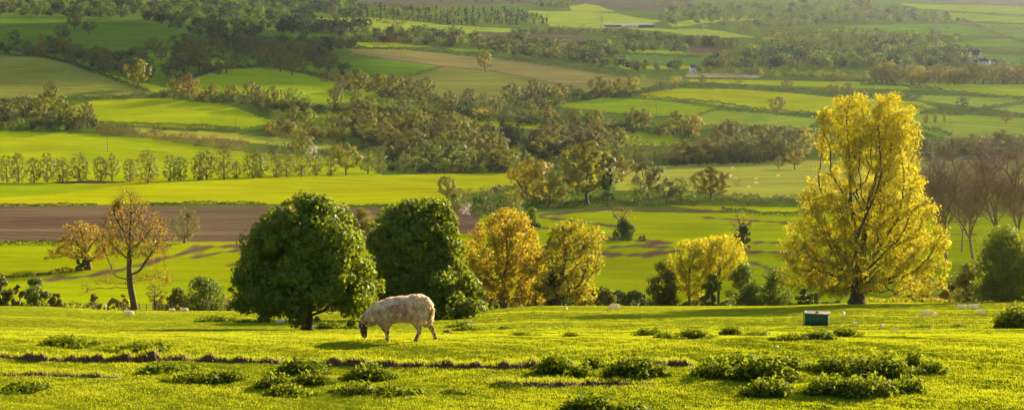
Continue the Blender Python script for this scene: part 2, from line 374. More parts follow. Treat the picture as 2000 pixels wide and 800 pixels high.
def build_ground():
    rows = np.concatenate([np.linspace(2, 24, 30), np.arange(24.2, 60, .12), np.geomspace(60.3, 330, 230), np.geomspace(331.5, 13000, 760)])
    cols = np.concatenate([np.linspace(-.46, -.285, 50), np.linspace(-.2835, .2835, 520), np.linspace(.285, .46, 50)])
    a, D = np.meshgrid(cols, rows)
    X, Y = (a * D), D
    Z = height(X, Y)
    px, py = project(X, Y, Z)
    nr, nc = X.shape
    jx = px + 3 * np.sin(Y * .05 + X * .03) + 2 * np.sin(X * .11)
    jy = py + .5 * np.sin(X * .045 + 1.) + .35 * np.sin(X * .13 + Y * .02)
    C = np.zeros((nr, nc, 3)); C[:] = (.205, .225, .008)
    farm = D > 262; FR = np.zeros((nr, nc))
    C[farm] = G['rough']
    fx, fy = jx[farm], jy[farm]; cf = C[farm]; ff = np.zeros(len(fx))
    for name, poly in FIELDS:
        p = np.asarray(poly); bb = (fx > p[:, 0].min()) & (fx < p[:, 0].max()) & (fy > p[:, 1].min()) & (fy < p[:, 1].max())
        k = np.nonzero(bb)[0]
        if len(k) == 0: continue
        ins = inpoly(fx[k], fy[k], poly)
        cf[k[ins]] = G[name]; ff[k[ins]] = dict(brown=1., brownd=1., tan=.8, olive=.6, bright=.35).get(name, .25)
    for pts, w in TRACKS:
        d = polydist(fx, fy, pts, 4.5)
        wob = w * 4.5 * (.75 + .35 * np.sin(fx * .07) + .25 * np.sin(fx * .19 + fy * .3))
        m = np.clip(1.3 - d / np.maximum(wob, 1), 0, 1)[:, None]
        cf = cf * (1 - m) + np.array((.17, .095, .05)) * m
    C[farm] = cf; FR[farm] = ff
    V = np.stack([X, Y, Z], -1).reshape(-1, 3)
    i = np.arange(nr * nc).reshape(nr, nc)
    Q = np.stack([i[:-1, :-1], i[:-1, 1:], i[1:, 1:], i[1:, :-1]], -1).reshape(-1, 4)
    m, nt, out = nt_new('ground_mat'); L = nt.links.new
    at_ = N_(nt, 'ShaderNodeAttribute', attribute_name='Col')
    geo = N_(nt, 'ShaderNodeNewGeometry')
    def noise(scale, vec=(1, 1, 1), detail=5., rough=.6):
        mp = N_(nt, 'ShaderNodeMapping'); mp.inputs['Scale'].default_value = vec; L(geo.outputs['Position'], mp.inputs['Vector'])
        nz = N_(nt, 'ShaderNodeTexNoise', Scale=scale, Detail=detail, Roughness=rough); L(mp.outputs[0], nz.inputs['Vector']); return nz.outputs['Fac']
    def rng_(s, a0, a1, b0, b1):
        mr = N_(nt, 'ShaderNodeMapRange'); 
        for q, v in zip((1, 2, 3, 4), (a0, a1, b0, b1)): mr.inputs[q].default_value = v
        L(s, mr.inputs[0]); return mr.outputs[0]
    def mul(a_, b_):
        mm = N_(nt, 'ShaderNodeMath', operation='MULTIPLY'); L(a_, mm.inputs[0]); L(b_, mm.inputs[1]); return mm.outputs[0]
    v1 = rng_(noise(.02), .3, .7, .80, 1.2)
    v2 = rng_(noise(.12, (.25, 1, 1)), .3, .7, .84, 1.16)
    v3 = rng_(noise(2.2, (1, 1, 1), 8., .75), .3, .7, .72, 1.28)
    hs = N_(nt, 'ShaderNodeHueSaturation'); L(at_.outputs['Color'], hs.inputs['Color']); fa = N_(nt, 'ShaderNodeAttribute', attribute_name='furrow')
    fr = rng_(noise(1., (.012, .42, .2), 4., .7), .3, .7, .4, 1.6)
    f1 = mixc(nt, (1, 1, 1, 1), fr, fa.outputs['Fac'])
    lines = N_(nt, 'ShaderNodeTexWave', Scale=.085, Distortion=1.2, Detail=1.0); lines.bands_direction = 'DIAGONAL'
    lines.inputs['Detail Scale'].default_value = .2; L(geo.outputs['Position'], lines.inputs['Vector'])
    ln_ = rng_(lines.outputs['Fac'], .88, 1., 1., .72); f2 = mixc(nt, (1, 1, 1, 1), ln_, fa.outputs['Fac'])
    L(mul(mul(mul(mul(v1, v2), v3), f1), f2), hs.inputs['Value'])
    L(rng_(noise(.045, (1, .6, 1)), .35, .65, .488, .514), hs.inputs['Hue'])
    df = N_(nt, 'ShaderNodeBsdfDiffuse'); L(hs.outputs[0], df.inputs[0]); df.inputs['Roughness'].default_value = 1.
    bp = N_(nt, 'ShaderNodeBump', Strength=.6, Distance=.12); L(noise(4., (1, 1, 1), 8., .7), bp.inputs['Height']); L(bp.outputs[0], df.inputs['Normal'])
    L(df.outputs[0], out.inputs[0])
    me = mk_mesh('ground', V, Q, None, [m], attrs={'Col': C.reshape(-1, 3), 'furrow': FR.ravel()}, smooth=True)
    tag(link('ground', me), 'rolling green farmland falling from a grazed meadow into a patchwork valley', None, kind='structure')
build_ground()

# ------------------------------------------------------------------ meadow grass
def build_grass():
    def zone(d0, d1, n, hmin, hmax, w, blades, spread):
        D = np.sqrt(rng.uniform(d0**2, d1**2, n)); a = rng.uniform(-.285, .285, n)
        X, Y = a * D, D
        pb = np.sin(X * .23 + 1.5 * np.sin(Y * .31)) * np.sin(Y * .37 + X * .1 + 2)
        patch = .45 * pb + np.sin(X * .9 + 1.3 * np.sin(Y * .7)) * np.sin(Y * 1.1 + .8 * np.sin(X * .6 + 2)) + .6 * np.sin(X * 2.7 + Y * 1.9)
        keep = rng.uniform(-2.2, 1, n) < patch * .6 + .35
        X, Y, patch = X[keep], Y[keep], patch[keep]; n = len(X)
        X = np.repeat(X, blades) + rng.normal(0, spread, n * blades); Y = np.repeat(Y, blades) + rng.normal(0, spread, n * blades)
        rn = np.repeat(np.clip(rng.uniform(0, 1, n) * .46 + .30 + patch * .16 - .7 * (rng.uniform(0, 1, n) < .11), 0, 1), blades)
        hh = np.repeat(rng.uniform(hmin, hmax, n) * (1 + .25 * patch + .9 * (rng.uniform(0, 1, n) < .02)), blades) * rng.uniform(.6, 1.15, n * blades)
        Z = height(X, Y) - .006
        B = np.stack([X, Y, Z], 1); th = rng.uniform(0, 2*math.pi, len(X)); side = np.stack([np.cos(th), np.sin(th), 0*th], 1)
        lean = rng.normal(0, .42, (len(X), 2)) * hh[:, None]
        tip = B + np.concatenate([lean, hh[:, None]], 1)
        wv = w * rng.uniform(.7, 1.3, len(X))[:, None]
        V = np.stack([B - side * wv, B + side * wv, tip], 1).reshape(-1, 3)
        return V, np.repeat(rn, 3)
    parts = [zone(24.5, 48, 260000, .012, .036, .005, 5, .03), zone(46, 110, 140000, .018, .042, .012, 4, .06), zone(105, 246, 120000, .025, .055, .026, 4, .12)]
    V = np.concatenate([p[0] for p in parts]); rn = np.concatenate([p[1] for p in parts])
    m = leaf_mat('grass_blade', (.060, .105, .005), (.275, .285, .008), .5, (.385, .39, .007), 0., .008)
    me = mk_mesh('grass', V, None, np.arange(len(V)).reshape(-1, 3), [m], attrs={'rnd': rn})
    tag(link('grass', me), 'short bright yellow green grass covering the sloping meadow', None, kind='stuff')
build_grass()
# ------------------------------------------------------------------ trees
def crown_sample(prof, n, lump=.18, ry=.9, seed=0, hollow=0.):
    """random points inside a crown given as (z, xl, xr) outline rows, round in plan, with an uneven skin"""
    r = np.random.default_rng(seed)
    p = np.array(sorted(prof), float); out = []; tot = 0
    ph = r.uniform(0, 6.28, 6)
    while tot < n:
        z = r.uniform(p[0, 0], p[-1, 0], 4 * n)
        xl, xr = np.interp(z, p[:, 0], p[:, 1]), np.interp(z, p[:, 0], p[:, 2])
        c, rx = (xl + xr) / 2, (xr - xl) / 2
        mx = rx.max()
        u, v = r.uniform(-1, 1, 4*n), r.uniform(-1, 1, 4*n)
        rad = np.hypot(u, v); th = np.arctan2(v, u)
        H = p[-1, 0] - p[0, 0]
        lim = 1.03 - lump * .22 + lump * (np.sin(3 * th + ph[0] + 5 * z / H) * .5 + np.sin(5 * th + ph[1] - 9 * z / H) * .3 + np.sin(13 * z / H + 2 * th + ph[2]) * .4)
        ok = (rad < lim) & (rad > hollow * lim) & (r.uniform(0, 1, 4*n) < rx / mx * 1.2)
        out.append(np.stack([c + u * rx, v * rx * ry, z], 1)[ok]); tot += ok.sum()
    return np.concatenate(out)[:n]
def colonize(trunk, att, step, di, dk, iters=120, up=.08, jit=.12, seed=1):
    r = np.random.default_rng(seed)
    nodes = [np.array(t, float) for t in trunk]; par = [i - 1 for i in range(len(trunk))]
    att = np.array(att)
    best = np.full(len(att), 1e9); bi = np.zeros(len(att), int)
    new = np.arange(len(nodes))
    for it in range(iters):
        P_ = np.array([nodes[i] for i in new])
        d = np.linalg.norm(att[:, None] - P_[None], axis=2)
        k = d.argmin(1); dm = d[np.arange(len(att)), k]
        b = dm < best; best[b] = dm[b]; bi[b] = np.asarray(new)[k[b]]
        keep = best > dk
        att, best, bi = att[keep], best[keep], bi[keep]
        if len(att) == 0: break
        act = best < di
        if not act.any(): act = best <= best.min() + step
        ids = np.unique(bi[act]); dirs = unit(att[act] - np.array(nodes)[bi[act]])
        new = []
        for i in ids:
            v = dirs[bi[act] == i].sum(0)
            v = v / (np.linalg.norm(v) + 1e-9) + np.array([0, 0, up]) + r.normal(0, jit, 3)
            v /= np.linalg.norm(v) + 1e-9
            nodes.append(nodes[i] + v * step); par.append(int(i)); new.append(len(nodes) - 1)
        if len(nodes) > 9000: break
    return np.array(nodes), np.array(par)
def radii(nodes, par, r_tip, r_base, ex=2.3):
    n = len(nodes); acc = np.zeros(n); kids = np.zeros(n, int)
    for i in range(n - 1, -1, -1):
        if acc[i] == 0: acc[i] = 1.
        if par[i] >= 0: acc[par[i]] += acc[i]; kids[par[i]] += 1
    r = r_tip * acc ** (1 / ex); k = r_base / r[0]
    return r_tip + (r - r_tip) * max(k, .05) if k < 1 else r * (1 + (k - 1) * np.clip(acc / acc[0], 0, 1) ** .25), kids
def wood_mesh(nodes, par, r, rmin=0., k=6, flare=1.5):
    i = np.nonzero((par >= 0) & (r >= rmin))[0]
    ra, rb = np.minimum(r[par[i]], r[i] * 1.35), r[i]
    V, Q = tube_edges(nodes[par[i]], nodes[i], ra, rb, k)
    if flare: 
        z0 = nodes[0, 2]; h = 1.1; w = np.clip(1 - (V[:, 2] - z0) / h, 0, 1) ** 2 * (np.hypot(V[:, 0] - nodes[0, 0], V[:, 1] - nodes[0, 1]) < 3)
        V[:, :2] = nodes[0, :2] + (V[:, :2] - nodes[0, :2]) * (1 + (flare - 1) * w[:, None])
    return V, Q
def twigs(nodes, r, sel, per, length, rad, droop=0., k=3):
    b = np.repeat(nodes[sel], per, 0); n = len(b)
    d = unit(rdir(n) + np.array([0, 0, .5 - droop])); ln = rng.uniform(.5, 1.2, (n, 1)) * length
    mid = b + d * ln * .55; tip = mid + unit(d + rdir(n) * .5 + np.array([0, 0, -droop])) * ln * .5
    R_ = np.full(n, rad)
    V1, Q1 = tube_edges(b, mid, R_, R_ * .75, k); V2, Q2 = tube_edges(mid, tip, R_ * .75, R_ * .3, k)
    return np.concatenate([V1, V2]), np.concatenate([Q1, Q2 + len(V1)]), tip
def puffs(cent, rad, n, size, up=.35, aspect=.65, shell=.55, seed=0, mid=None):
    """leaf faces on many small leafy puffs; returns V, Q, rnd"""
    wt = np.asarray(rad) ** 1.7; k = rng.choice(len(cent), n, p=wt / wt.sum())
    d = rdir(n); rr = rad[k] * (shell + (1 - shell) * rng.uniform(0, 1, n)) 
    Pt = cent[k] + d * rr[:, None] * np.array([1, 1, .8])
    Nn = unit(d + np.array([0, 0, up]) + rng.normal(0, .45, (n, 3)))
    if mid is not None: Nn = unit(unit(Pt - mid) * .9 + d * .6 + np.array([0, 0, .15]) + rng.normal(0, .15, (n, 3)))
    V, Q = leaf_quads(Pt, Nn, size * rng.uniform(.6, 1.3, n), aspect)
    lf = .55 if mid is None else .2
    tone = rng.uniform(0, 1, len(cent))[k] * (1 - lf) + rng.uniform(0, 1, n) * lf
    return V, Q, np.repeat(tone, 4)
def drop_to(V, Q, rn, keepmask):
    q = Q[keepmask]; idx = q.ravel()
    return V[idx], np.arange(len(idx)).reshape(-1, 4), rn[idx]

def trunk_line(h, lean=(0, 0), n=None, wob=.08, step=.6):
    n = n or max(2, int(h / step)); z = np.linspace(0, h, n + 1)
    return [np.array([lean[0] * t / h + wob * math.sin(t * 1.3) * (t > 0), lean[1] * t / h + wob * math.cos(t * 1.7) * (t > 0), t]) for t in z]

def px_prof(rows, x0, ybase, D):   # crown outline read in frame units -> metres about the tree's foot
    s = D / F * .995
    return [((ybase - y) * s, (xl - x0) * s, (xr - x0) * s) for y, xl, xr in rows]

def tree_thing(name, label, loc, wood, leaf, barkm, leafm, cat='tree', group=None, rz=0, s=1, crown='crown'):
    e = empty(name, loc, rz, s); tag(e, label, cat, group)
    if wood is not None: link('trunk', mk_mesh('trunk', wood[0], wood[1], None, [barkm], smooth=True), e)
    if leaf is not None: link(crown, mk_mesh(crown, leaf[0], leaf[1], None, [leafm], attrs={'rnd': leaf[2]}), e)
    return e

# -- the two dark chestnuts
def dense_tree(label, x, yb, D, rows, n_puff, n_leaf, leaf_sz, trunk_r, trunk_h, seed, rp=(.75, 1.35), mat='chestnut', name='chestnut_tree', group=None, hollow=.5, yoff=0):
    loc = at(x, D, yb); pr = px_prof(rows, x, yb, D)
    c1 = crown_sample(pr, n_puff, .26, .95, seed, hollow); c2 = crown_sample(pr, n_puff // 3, .1, .9, seed + 1)
    c3 = crown_sample(pr, n_puff, .34, .95, seed + 5, .86) * np.array([1.04, 1.04, 1.01]); cent = np.concatenate([c1, c2]); rad = rng.uniform(*rp, len(cent))
    # pull puffs in so that their skins stay near the outline
    zz = np.array([p[0] for p in sorted(pr)]); 
    mid = np.array([[0, 0, zz.mean()]]); cent = mid + (cent - mid) * .93
    cent = np.concatenate([cent, c3 * np.array([.97, .97, .98])]); rad = np.concatenate([rad, rng.uniform(.22, .6, len(c3))])
    V, Q, rn = puffs(cent, rad, n_leaf, leaf_sz, .25, .62, .55)
    att = crown_sample(pr, 250, .1, .9, seed + 2)
    tr = trunk_line(trunk_h)
    nd, pa = colonize(tr, att * .85, .7, 6, 1.0, 60, seed=seed)
    r, _ = radii(nd, pa, .03, trunk_r)
    W = wood_mesh(nd, pa, r, .03, 7, 1.45)
    return tree_thing(name, label, loc, W, (V, Q, rn), M['bark'], LM[mat], group=group)
dense_tree('big dome of dark green horse chestnut leaves on a short trunk, behind the grazing sheep', 600, 636, 160,
    [(606, 500, 716), (592, 466, 738), (560, 458, 742), (520, 464, 734), (480, 474, 714), (450, 484, 712), (420, 500, 702), (395, 524, 676), (375, 552, 646), (362, 582, 618)],
    230, 60000, .34, .42, 2.4, 3)
dense_tree('dark green chestnut of two stacked domes, between round chestnut and golden oak', 812, 612, 200,
    [(608, 726, 950), (580, 718, 956), (545, 715, 944), (520, 716, 922), (500, 716, 893), (460, 718, 902), (430, 722, 902), (405, 738, 896), (385, 770, 880), (373, 808, 852)],
    220, 60000, .40, .5, 2.2, 23)

# -- trees whose limbs show
def limb_tree(name, label, x, yb, D, rows, natt, step, di, dk, trunk_h, trunk_r, tip_r, barkm, leafm=None, per=14, leaf_sz=.25, spread=.55, twig=0, twig_len=.8, twig_r=.012,
              seed=1, lean=(0, 0), rmin=0, lump=.22, up=.1, prob=1., loc=None, hollow=0., group=None, extra=None, iters=140, zfade=None, ry=.9, droop=0., s_=1.):
    loc = at(x, D, yb) if loc is None else loc
    pr = px_prof(rows, x, yb, D)
    att = crown_sample(pr, natt, lump, ry, seed, hollow)
    if extra is not None: att = np.concatenate([att, extra])
    nd, pa = colonize(trunk_line(trunk_h, lean), att, step, di, dk, iters, up=up, seed=seed)
    r, kids = radii(nd, pa, tip_r, trunk_r)
    W = wood_mesh(nd, pa, r, rmin, 6)
    tipm = (r < tip_r * 3.2) & (nd[:, 2] > trunk_h * .6)
    tn = np.nonzero(tipm)[0]
    if twig:
        Vt, Qt, _ = twigs(nd, r, tn, twig, twig_len, twig_r, droop)
        W = (np.concatenate([W[0], Vt]), np.concatenate([W[1], Qt + len(W[0])]))
    leaf = None
    if leafm:
        sel = tn[rng.uniform(0, 1, len(tn)) < prob]
        rad = rng.uniform(.6, 1.25, len(sel)) * spread
        V, Q, rn = puffs(nd[sel], rad, len(sel) * per, leaf_sz, .3, .62, .25)
        leaf = (V, Q, rn)
    return tree_thing(name, label, loc, W, leaf, M[barkm], LM[leafm] if leafm else None, group=group)

limb_tree('great_tree', 'tallest tree, glowing yellow spring leaves on dark upright limbs above the trailer', 1673, 597, 228,
    [(582, 1545, 1795), (560, 1522, 1825), (530, 1500, 1842), (500, 1496, 1852), (470, 1515, 1860), (440, 1535, 1845), (420, 1552, 1825), (395, 1552, 1828), (370, 1576, 1818), (340, 1588, 1812), (320, 1584, 1812),
     (300, 1592, 1798), (270, 1578, 1800), (245, 1582, 1788), (225, 1584, 1782), (205, 1600, 1770), (191, 1620, 1758), (178, 1655, 1738)],
    3300, .6, 5.5, .85, 3.2, .85, .022, 'bark', 'yellow', 44, .25, .95, twig=1, twig_len=.7, seed=8, lump=.34, up=.16, hollow=.12)
limb_tree('oak_tree', 'golden oak with thick glowing foliage just beside the second chestnut', 985, 600, 255,
    [(588, 925, 1060), (560, 908, 1082), (530, 904, 1084), (500, 904, 1078), (470, 906, 1068), (450, 918, 1058), (430, 936, 1046), (412, 962, 1034), (404, 980, 1016)],
    900, .6, 5, .95, 3.0, .42, .022, 'bark', 'gold', 42, .32, 1.0, twig=0, seed=12, lump=.42, up=.06)
limb_tree('oak_tree', 'olive gold tree with a dark ivy clad trunk and a leaning bare branch', 1090, 602, 250,
    [(588, 1040, 1165), (560, 1034, 1176), (530, 1032, 1178), (500, 1040, 1182), (475, 1050, 1184), (455, 1064, 1182), (440, 1080, 1170), (429, 1096, 1146)],
    700, .6, 5, .95, 2.5, .45, .022, 'bark', 'goldolive', 38, .32, 1.0, seed=19, lump=.5, up=.04)
limb_tree('young_tree', 'slim yellow tree of airy crown standing beside a round dark bush', 1345, 603, 262,
    [(580, 1322, 1368), (550, 1306, 1392), (520, 1296, 1402), (495, 1298, 1406), (475, 1312, 1400), (462, 1330, 1385)],
    480, .5, 5, .75, 2.6, .17, .018, 'bark', 'yellow', 26, .28, .8, seed=31, lump=.3)
limb_tree('young_tree', 'pale yellow umbrella shaped tree with several thin stems over two green bushes', 1402, 603, 265,
    [(545, 1372, 1450), (525, 1360, 1460), (505, 1352, 1466), (485, 1350, 1462), (468, 1366, 1450), (455, 1385, 1430)],
    620, .55, 6, .75, 1.0, .2, .018, 'bark', 'yellow', 26, .28, .8, seed=36, lump=.3, up=.25)
limb_tree('tall_tree', 'tall half bare tree of thin brown green leaves, its low limbs sweeping down', 262, 610, 258,
    [(500, 196, 330), (480, 186, 345), (455, 182, 342), (430, 195, 325), (405, 212, 305), (385, 222, 292), (368, 236, 270), (358, 246, 256)],
    1700, .55, 5, .75, 5.0, .44, .016, 'bark', 'amber', 13, .22, .9, twig=4, twig_len=1.1, twig_r=.013, seed=44, lump=.3, lean=(-.5, 0), prob=1.,
    extra=np.concatenate([np.stack([np.linspace(-2.5, -7.3, 26) + rng.normal(0, .3, 26), rng.normal(0, .5, 26), np.linspace(5.3, 2.2, 26) + rng.normal(0, .4, 26)], 1),
                          np.stack([np.linspace(1.5, 5.2, 22) + rng.normal(0, .3, 22), rng.normal(0, .5, 22), np.linspace(6.4, 4.4, 22) + rng.normal(0, .5, 22)], 1)]))
limb_tree('oak_tree', 'low spreading bronze gold oak on a forked dark trunk, edge of green field', 172, 527, 375,
    [(505, 90, 230), (492, 86, 236), (475, 100, 236), (458, 112, 228), (445, 126, 215), (436, 140, 180), (431, 148, 165)],
    520, .6, 6, .9, 2.2, .62, .022, 'bark', 'amber', 20, .34, .75, seed=52, lump=.5, lean=(-.3, 0), loc=solve(172, 526), up=.0)
limb_tree('thin_tree', 'thin leafed olive tree of many stems at the edge of the ploughed field', 360, 476, 425,
    [(470, 338, 385), (455, 328, 398), (435, 325, 400), (415, 333, 392), (402, 348, 375)],
    320, .6, 6, .9, 1.0, .25, .02, 'bark_grey', 'olive', 8, .3, .8, twig=2, twig_len=1.2, twig_r=.02, seed=58, loc=solve(360, 474), up=.2)
limb_tree('sapling', 'small twiggy sapling with sparse leaves to the right of half bare tree', 302, 610, 262,
    [(585, 285, 322), (570, 278, 330), (560, 284, 325), (552, 295, 318)], 130, .45, 4, .6, .8, .12, .015, 'bark', 'olive', 10, .22, .5, twig=2, twig_len=.6, twig_r=.012, seed=61, up=.15)
limb_tree('ivy_tree', 'bare tree with fan of branches rising from a dense ivy bush', 1214, 468, 430,
    [(430, 1190, 1240), (415, 1186, 1242), (402, 1196, 1232)], 200, .6, 6, .8, 1.5, .3, .02, 'bark_grey', 'goldolive', 4, .28, .6, twig=2, twig_len=1.3, twig_r=.02, seed=66, loc=solve(1214, 467), up=.35)
limb_tree('ivy_tree', 'bare topped tree with its trunk wrapped in dark ivy behind yellow trees', 1447, 484, 412,
    [(455, 1425, 1472), (435, 1412, 1480), (418, 1425, 1465), (410, 1440, 1455)], 170, .6, 6, .85, 3.5, .35, .02, 'bark_grey', 'goldolive', 5, .28, .6, twig=2, twig_len=1.2, twig_r=.02, seed=69, loc=solve(1447, 484), up=.1)
# bare trees beside the great tree
def fan(x, dx, top, w):          # outline of an upright fan of branches: narrow below, wide and rounded above
    return [(478, x - 6, x + 6), (445, x + dx * .3 - w * .3, x + dx * .3 + w * .3), (405, x + dx * .6 - w * .66, x + dx * .6 + w * .66), (365, x + dx * .85 - w * .95, x + dx * .85 + w * .95),
            (top + 50, x + dx - w, x + dx + w), (top + 22, x + dx - w * .7, x + dx + w * .7), (top, x + dx - w * .2, x + dx + w * .2)]
BARE = [(1848, 512, 0, fan(1848, -20, 290, 36), (-1.0, 0), 'leaning bare trunk nearest the great yellow tree, twiggy crown leaning away', 330, 3.5),
        (1901, 507, 0, fan(1901, -22, 268, 44), (-1.2, 0), 'tall bare tree of fanning purple brown twigs, its forked trunk in front', 480, 3.0),
        (1946, 504, 0, fan(1946, -8, 276, 46), (-.6, 0), 'bare purple brown tree in the middle of the twiggy clump', 480, 3.0),
        (1990, 505, 0, fan(1990, 5, 266, 50), (-.3, 0), 'bare purple brown tree cut by the frame above the dark bush', 480, 3.0),
        (1872, 500, 0, fan(1872, 8, 318, 34), (.4, 0), 'slender bare tree half hidden behind the forked bare trunk', 300, 3.5)]
def fan_tree(label, x, yb, top, dx, seed, base_r=.42):
    r_ = np.random.default_rng(seed); loc = solve(x, yb); s = loc[1] / F; H = (yb - top) * s
    Pa, Pb, ra, rb, tips = [], [], [], [], []
    def grow(p, d, L_, rad, lev):
        n = 3; q = p
        for k in range(n):
            d = unit(d + r_.normal(0, .05, 3) + np.array([0, 0, .03])); q2 = q + d * L_ / n
            Pa.append(q); Pb.append(q2); ra.append(rad * (1 - .28 * k / n)); rb.append(rad * (1 - .28 * (k + 1) / n)); q = q2
            if 0 < lev < 6 and k < 2 and r_.uniform() < .62:
                o = unit(np.cross(d, rdir(1)[0])); grow(q, unit(d + o * r_.uniform(.45, .95)), L_ * r_.uniform(.45, .75), rad * .45, max(0, lev - 2 - (lev > 4)))
        if lev <= 2: tips.append(q)
        if lev == 0: return
        m = 3 if lev >= 6 else 2; az = r_.uniform(0, 6.28)
        for j in range(m):
            ax = unit(np.cross(d, rdir(1)[0])); ang = az + 6.28 * j / m
            u = unit(np.cross(d, [0.3, .9, .1])); w = np.cross(d, u); side = u * math.cos(ang) + w * math.sin(ang)
            sp = r_.uniform(.18, .42) if lev > 2 else r_.uniform(.25, .6)
            grow(q, unit(d + side * sp), L_ * r_.uniform(.55, 1.0), rad * .72 * (.66 if m == 3 else .76) / .72, lev - 1)
    lean = np.array([dx * s / H, r_.normal(0, .05), 1.])
    grow(np.array([0, 0, -.2]), unit(lean), H * .2, base_r, 6)
    Pa, Pb = np.array(Pa), np.array(Pb); k = H / Pb[:, 2].max() * 1.03; sc3 = np.array([k * 1.3, k * 1.3, k]); Pa, Pb = Pa * sc3, Pb * sc3
    ra, rb = np.maximum(np.array(ra), .022), np.maximum(np.array(rb), .018)
    V, Q = tube_edges(Pa, Pb, ra, rb, 5)
    tp = np.array(tips) * sc3; Vt, Qt, _ = twigs(tp, None, np.arange(len(tp)), 7, 1.9, .024, .0)
    e = empty('bare_tree', loc); tag(e, label, 'tree', 'bare trees beside the great yellow tree')
    link('trunk', mk_mesh('trunk', V, Q, None, [M['bare_bark']], smooth=True), e)
    link('twigs', mk_mesh('twigs', Vt, Qt, None, [M['twig_purple']]), e)
for i, (x, yb, top, dx, lab) in enumerate([
    (1850, 516, 300, -14, 'leaning bare trunk nearest the great yellow tree, twiggy crown leaning away'),
    (1901, 507, 268, -18, 'tall bare tree of fanning purple brown twigs, its forked trunk in front'),
    (1948, 504, 276, -6, 'bare purple brown tree in the middle of the twiggy clump'),
    (1990, 505, 264, 4, 'bare purple brown tree cut by the frame above the dark bush'),
    (1878, 492, 315, 8, 'slender bare tree half hidden behind the forked bare trunk')]):
    fan_tree(lab, x, yb, top, dx, 300 + i, .36 if i != 4 else .22)
#BUSHES
# -- leafy bushes and hedges of the middle distance
def bush(name, label, x, yb, D, w, h, mat, n=None, leaf=.26, seed=0, group=None, far=False, cat='bush', tall=1.):
    """w, h in frame units"""
    loc = solve(x, yb) if far else at(x, D, yb)
    D = loc[1]; s = D / F; W, H = w * s, h * s
    hh = np.array([0, .12, .35, .6, .85, 1.]); ww = np.array([.72, .95, 1, .9, .6, .2])
    k = rng.uniform(.85, 1.12, 6)
    pr = [(H * a_, -W/2 * b_ * k[i], W/2 * b_ * k[(i + 3) % 6]) for i, (a_, b_) in enumerate(zip(hh, ww))]
    npf = max(14, int(30 * W * H / 12)); npf = min(npf, 160)
    cent = crown_sample(pr, npf, .3, .8, seed + 7, .35); rad = rng.uniform(.14, .24, npf) * min(W, H) * .9
    n = n or int(min(16000, 900 + 26 * W * H / leaf**2 * .5))
    V, Q, rn = puffs(cent * np.array([.93, .93, .93]), rad, n, leaf, .3, .62, .5)
    nd = [np.array([0, 0, 0.])]; st = []
    for j in range(4):
        b = np.array([rng.normal(0, W * .06), rng.normal(0, W * .06), -.1]); t = np.array([rng.normal(0, W * .2), rng.normal(0, W * .15), H * .7]); st.append((b, t))
    Wd = tube_edges(np.array([q[0] for q in st]), np.array([q[1] for q in st]), np.full(4, H * .02 + .02), np.full(4, .02), 5)
    e = empty(name, loc); tag(e, label, cat, group)
    link('stems', mk_mesh('stems', Wd[0], Wd[1], None, [M['bark']]), e)
    link('foliage', mk_mesh('foliage', V, Q, None, [LM[mat]], attrs={'rnd': rn}), e)
    return e
B = 'bush'
bush(B, 'rounded dark green bush growing against the slim yellow tree', 1294, 605, 258, 70, 96, 'olive', seed=1)
bush(B, 'narrow upright green bush under the umbrella shaped yellow tree', 1391, 606, 258, 46, 74, 'green', seed=2)
bush(B, 'broad dark green bush between umbrella shaped yellow tree and great tree', 1452, 605, 260, 68, 92, 'green', seed=3)
bush(B, 'olive yellow bush filling the gap under the great tree canopy', 1512, 604, 262, 60, 84, 'green', seed=4)
bush(B, 'dark green bush with a leaning crown next to the round chestnut', 402, 610, 262, 84, 78, 'green', seed=5)
bush(B, 'low dark olive bush on the outer side of the leaning green bush', 352, 611, 264, 48, 52, 'olive', seed=6)
bush(B, 'yellowish low bush tucked against the round chestnut canopy', 448, 610, 266, 42, 46, 'goldolive', seed=7)
bush(B, 'round dark green bush, biggest at the far edge of the meadow brow', 69, 603, 255, 54, 66, 'green', seed=8)
bush(B, 'small thin dark bush between two larger bushes on the brow', 37, 603, 257, 30, 48, 'olive', seed=9)
bush(B, 'dark bush cut by the frame at the meadow brow', 8, 602, 255, 44, 62, 'olive', seed=10)
bush(B, 'large dark green bush mass under the bare trees, cut by frame', 1968, 600, 236, 160, 148, 'chestnut', n=24000, leaf=.3, seed=11)
bush(B, 'rusty olive bush leaning against the large dark bush', 1892, 600, 245, 74, 84, 'olive', seed=12)
bush(B, 'grey green bush low between great tree and bare trunks', 1868, 575, 300, 60, 60, 'dark', seed=13)
bush(B, 'low dark bush at the foot of the great tree beyond the brow', 1790, 600, 256, 60, 26, 'dark', seed=14)
bush(B, 'dark green holly bush at the foot of the bronze gold oak', 157, 528, 0, 24, 26, 'dark', far=True, seed=15)
bush(B, 'dense dark ivy mound around the fan branched bare tree', 1216, 469, 0, 50, 42, 'dark', far=True, seed=16)
bush(B, 'little round bush alone in the field beside the ivy mound', 1255, 470, 0, 14, 14, 'olive', far=True, seed=17)
bush(B, 'column of dark ivy around the bare topped tree', 1449, 486, 0, 30, 60, 'dark', far=True, seed=18)
bush(B, 'bright green egg shaped bush behind the golden oak', 1039, 450, 0, 34, 46, 'green', far=True, seed=19)
bush(B, 'bronze orange bush peeping between the two dark chestnuts', 708, 458, 0, 44, 54, 'bronze', far=True, seed=20)
bush(B, 'dark copper bush rising behind the upper edge of the golden oak', 985, 455, 0, 60, 50, 'gold', far=True, seed=21)

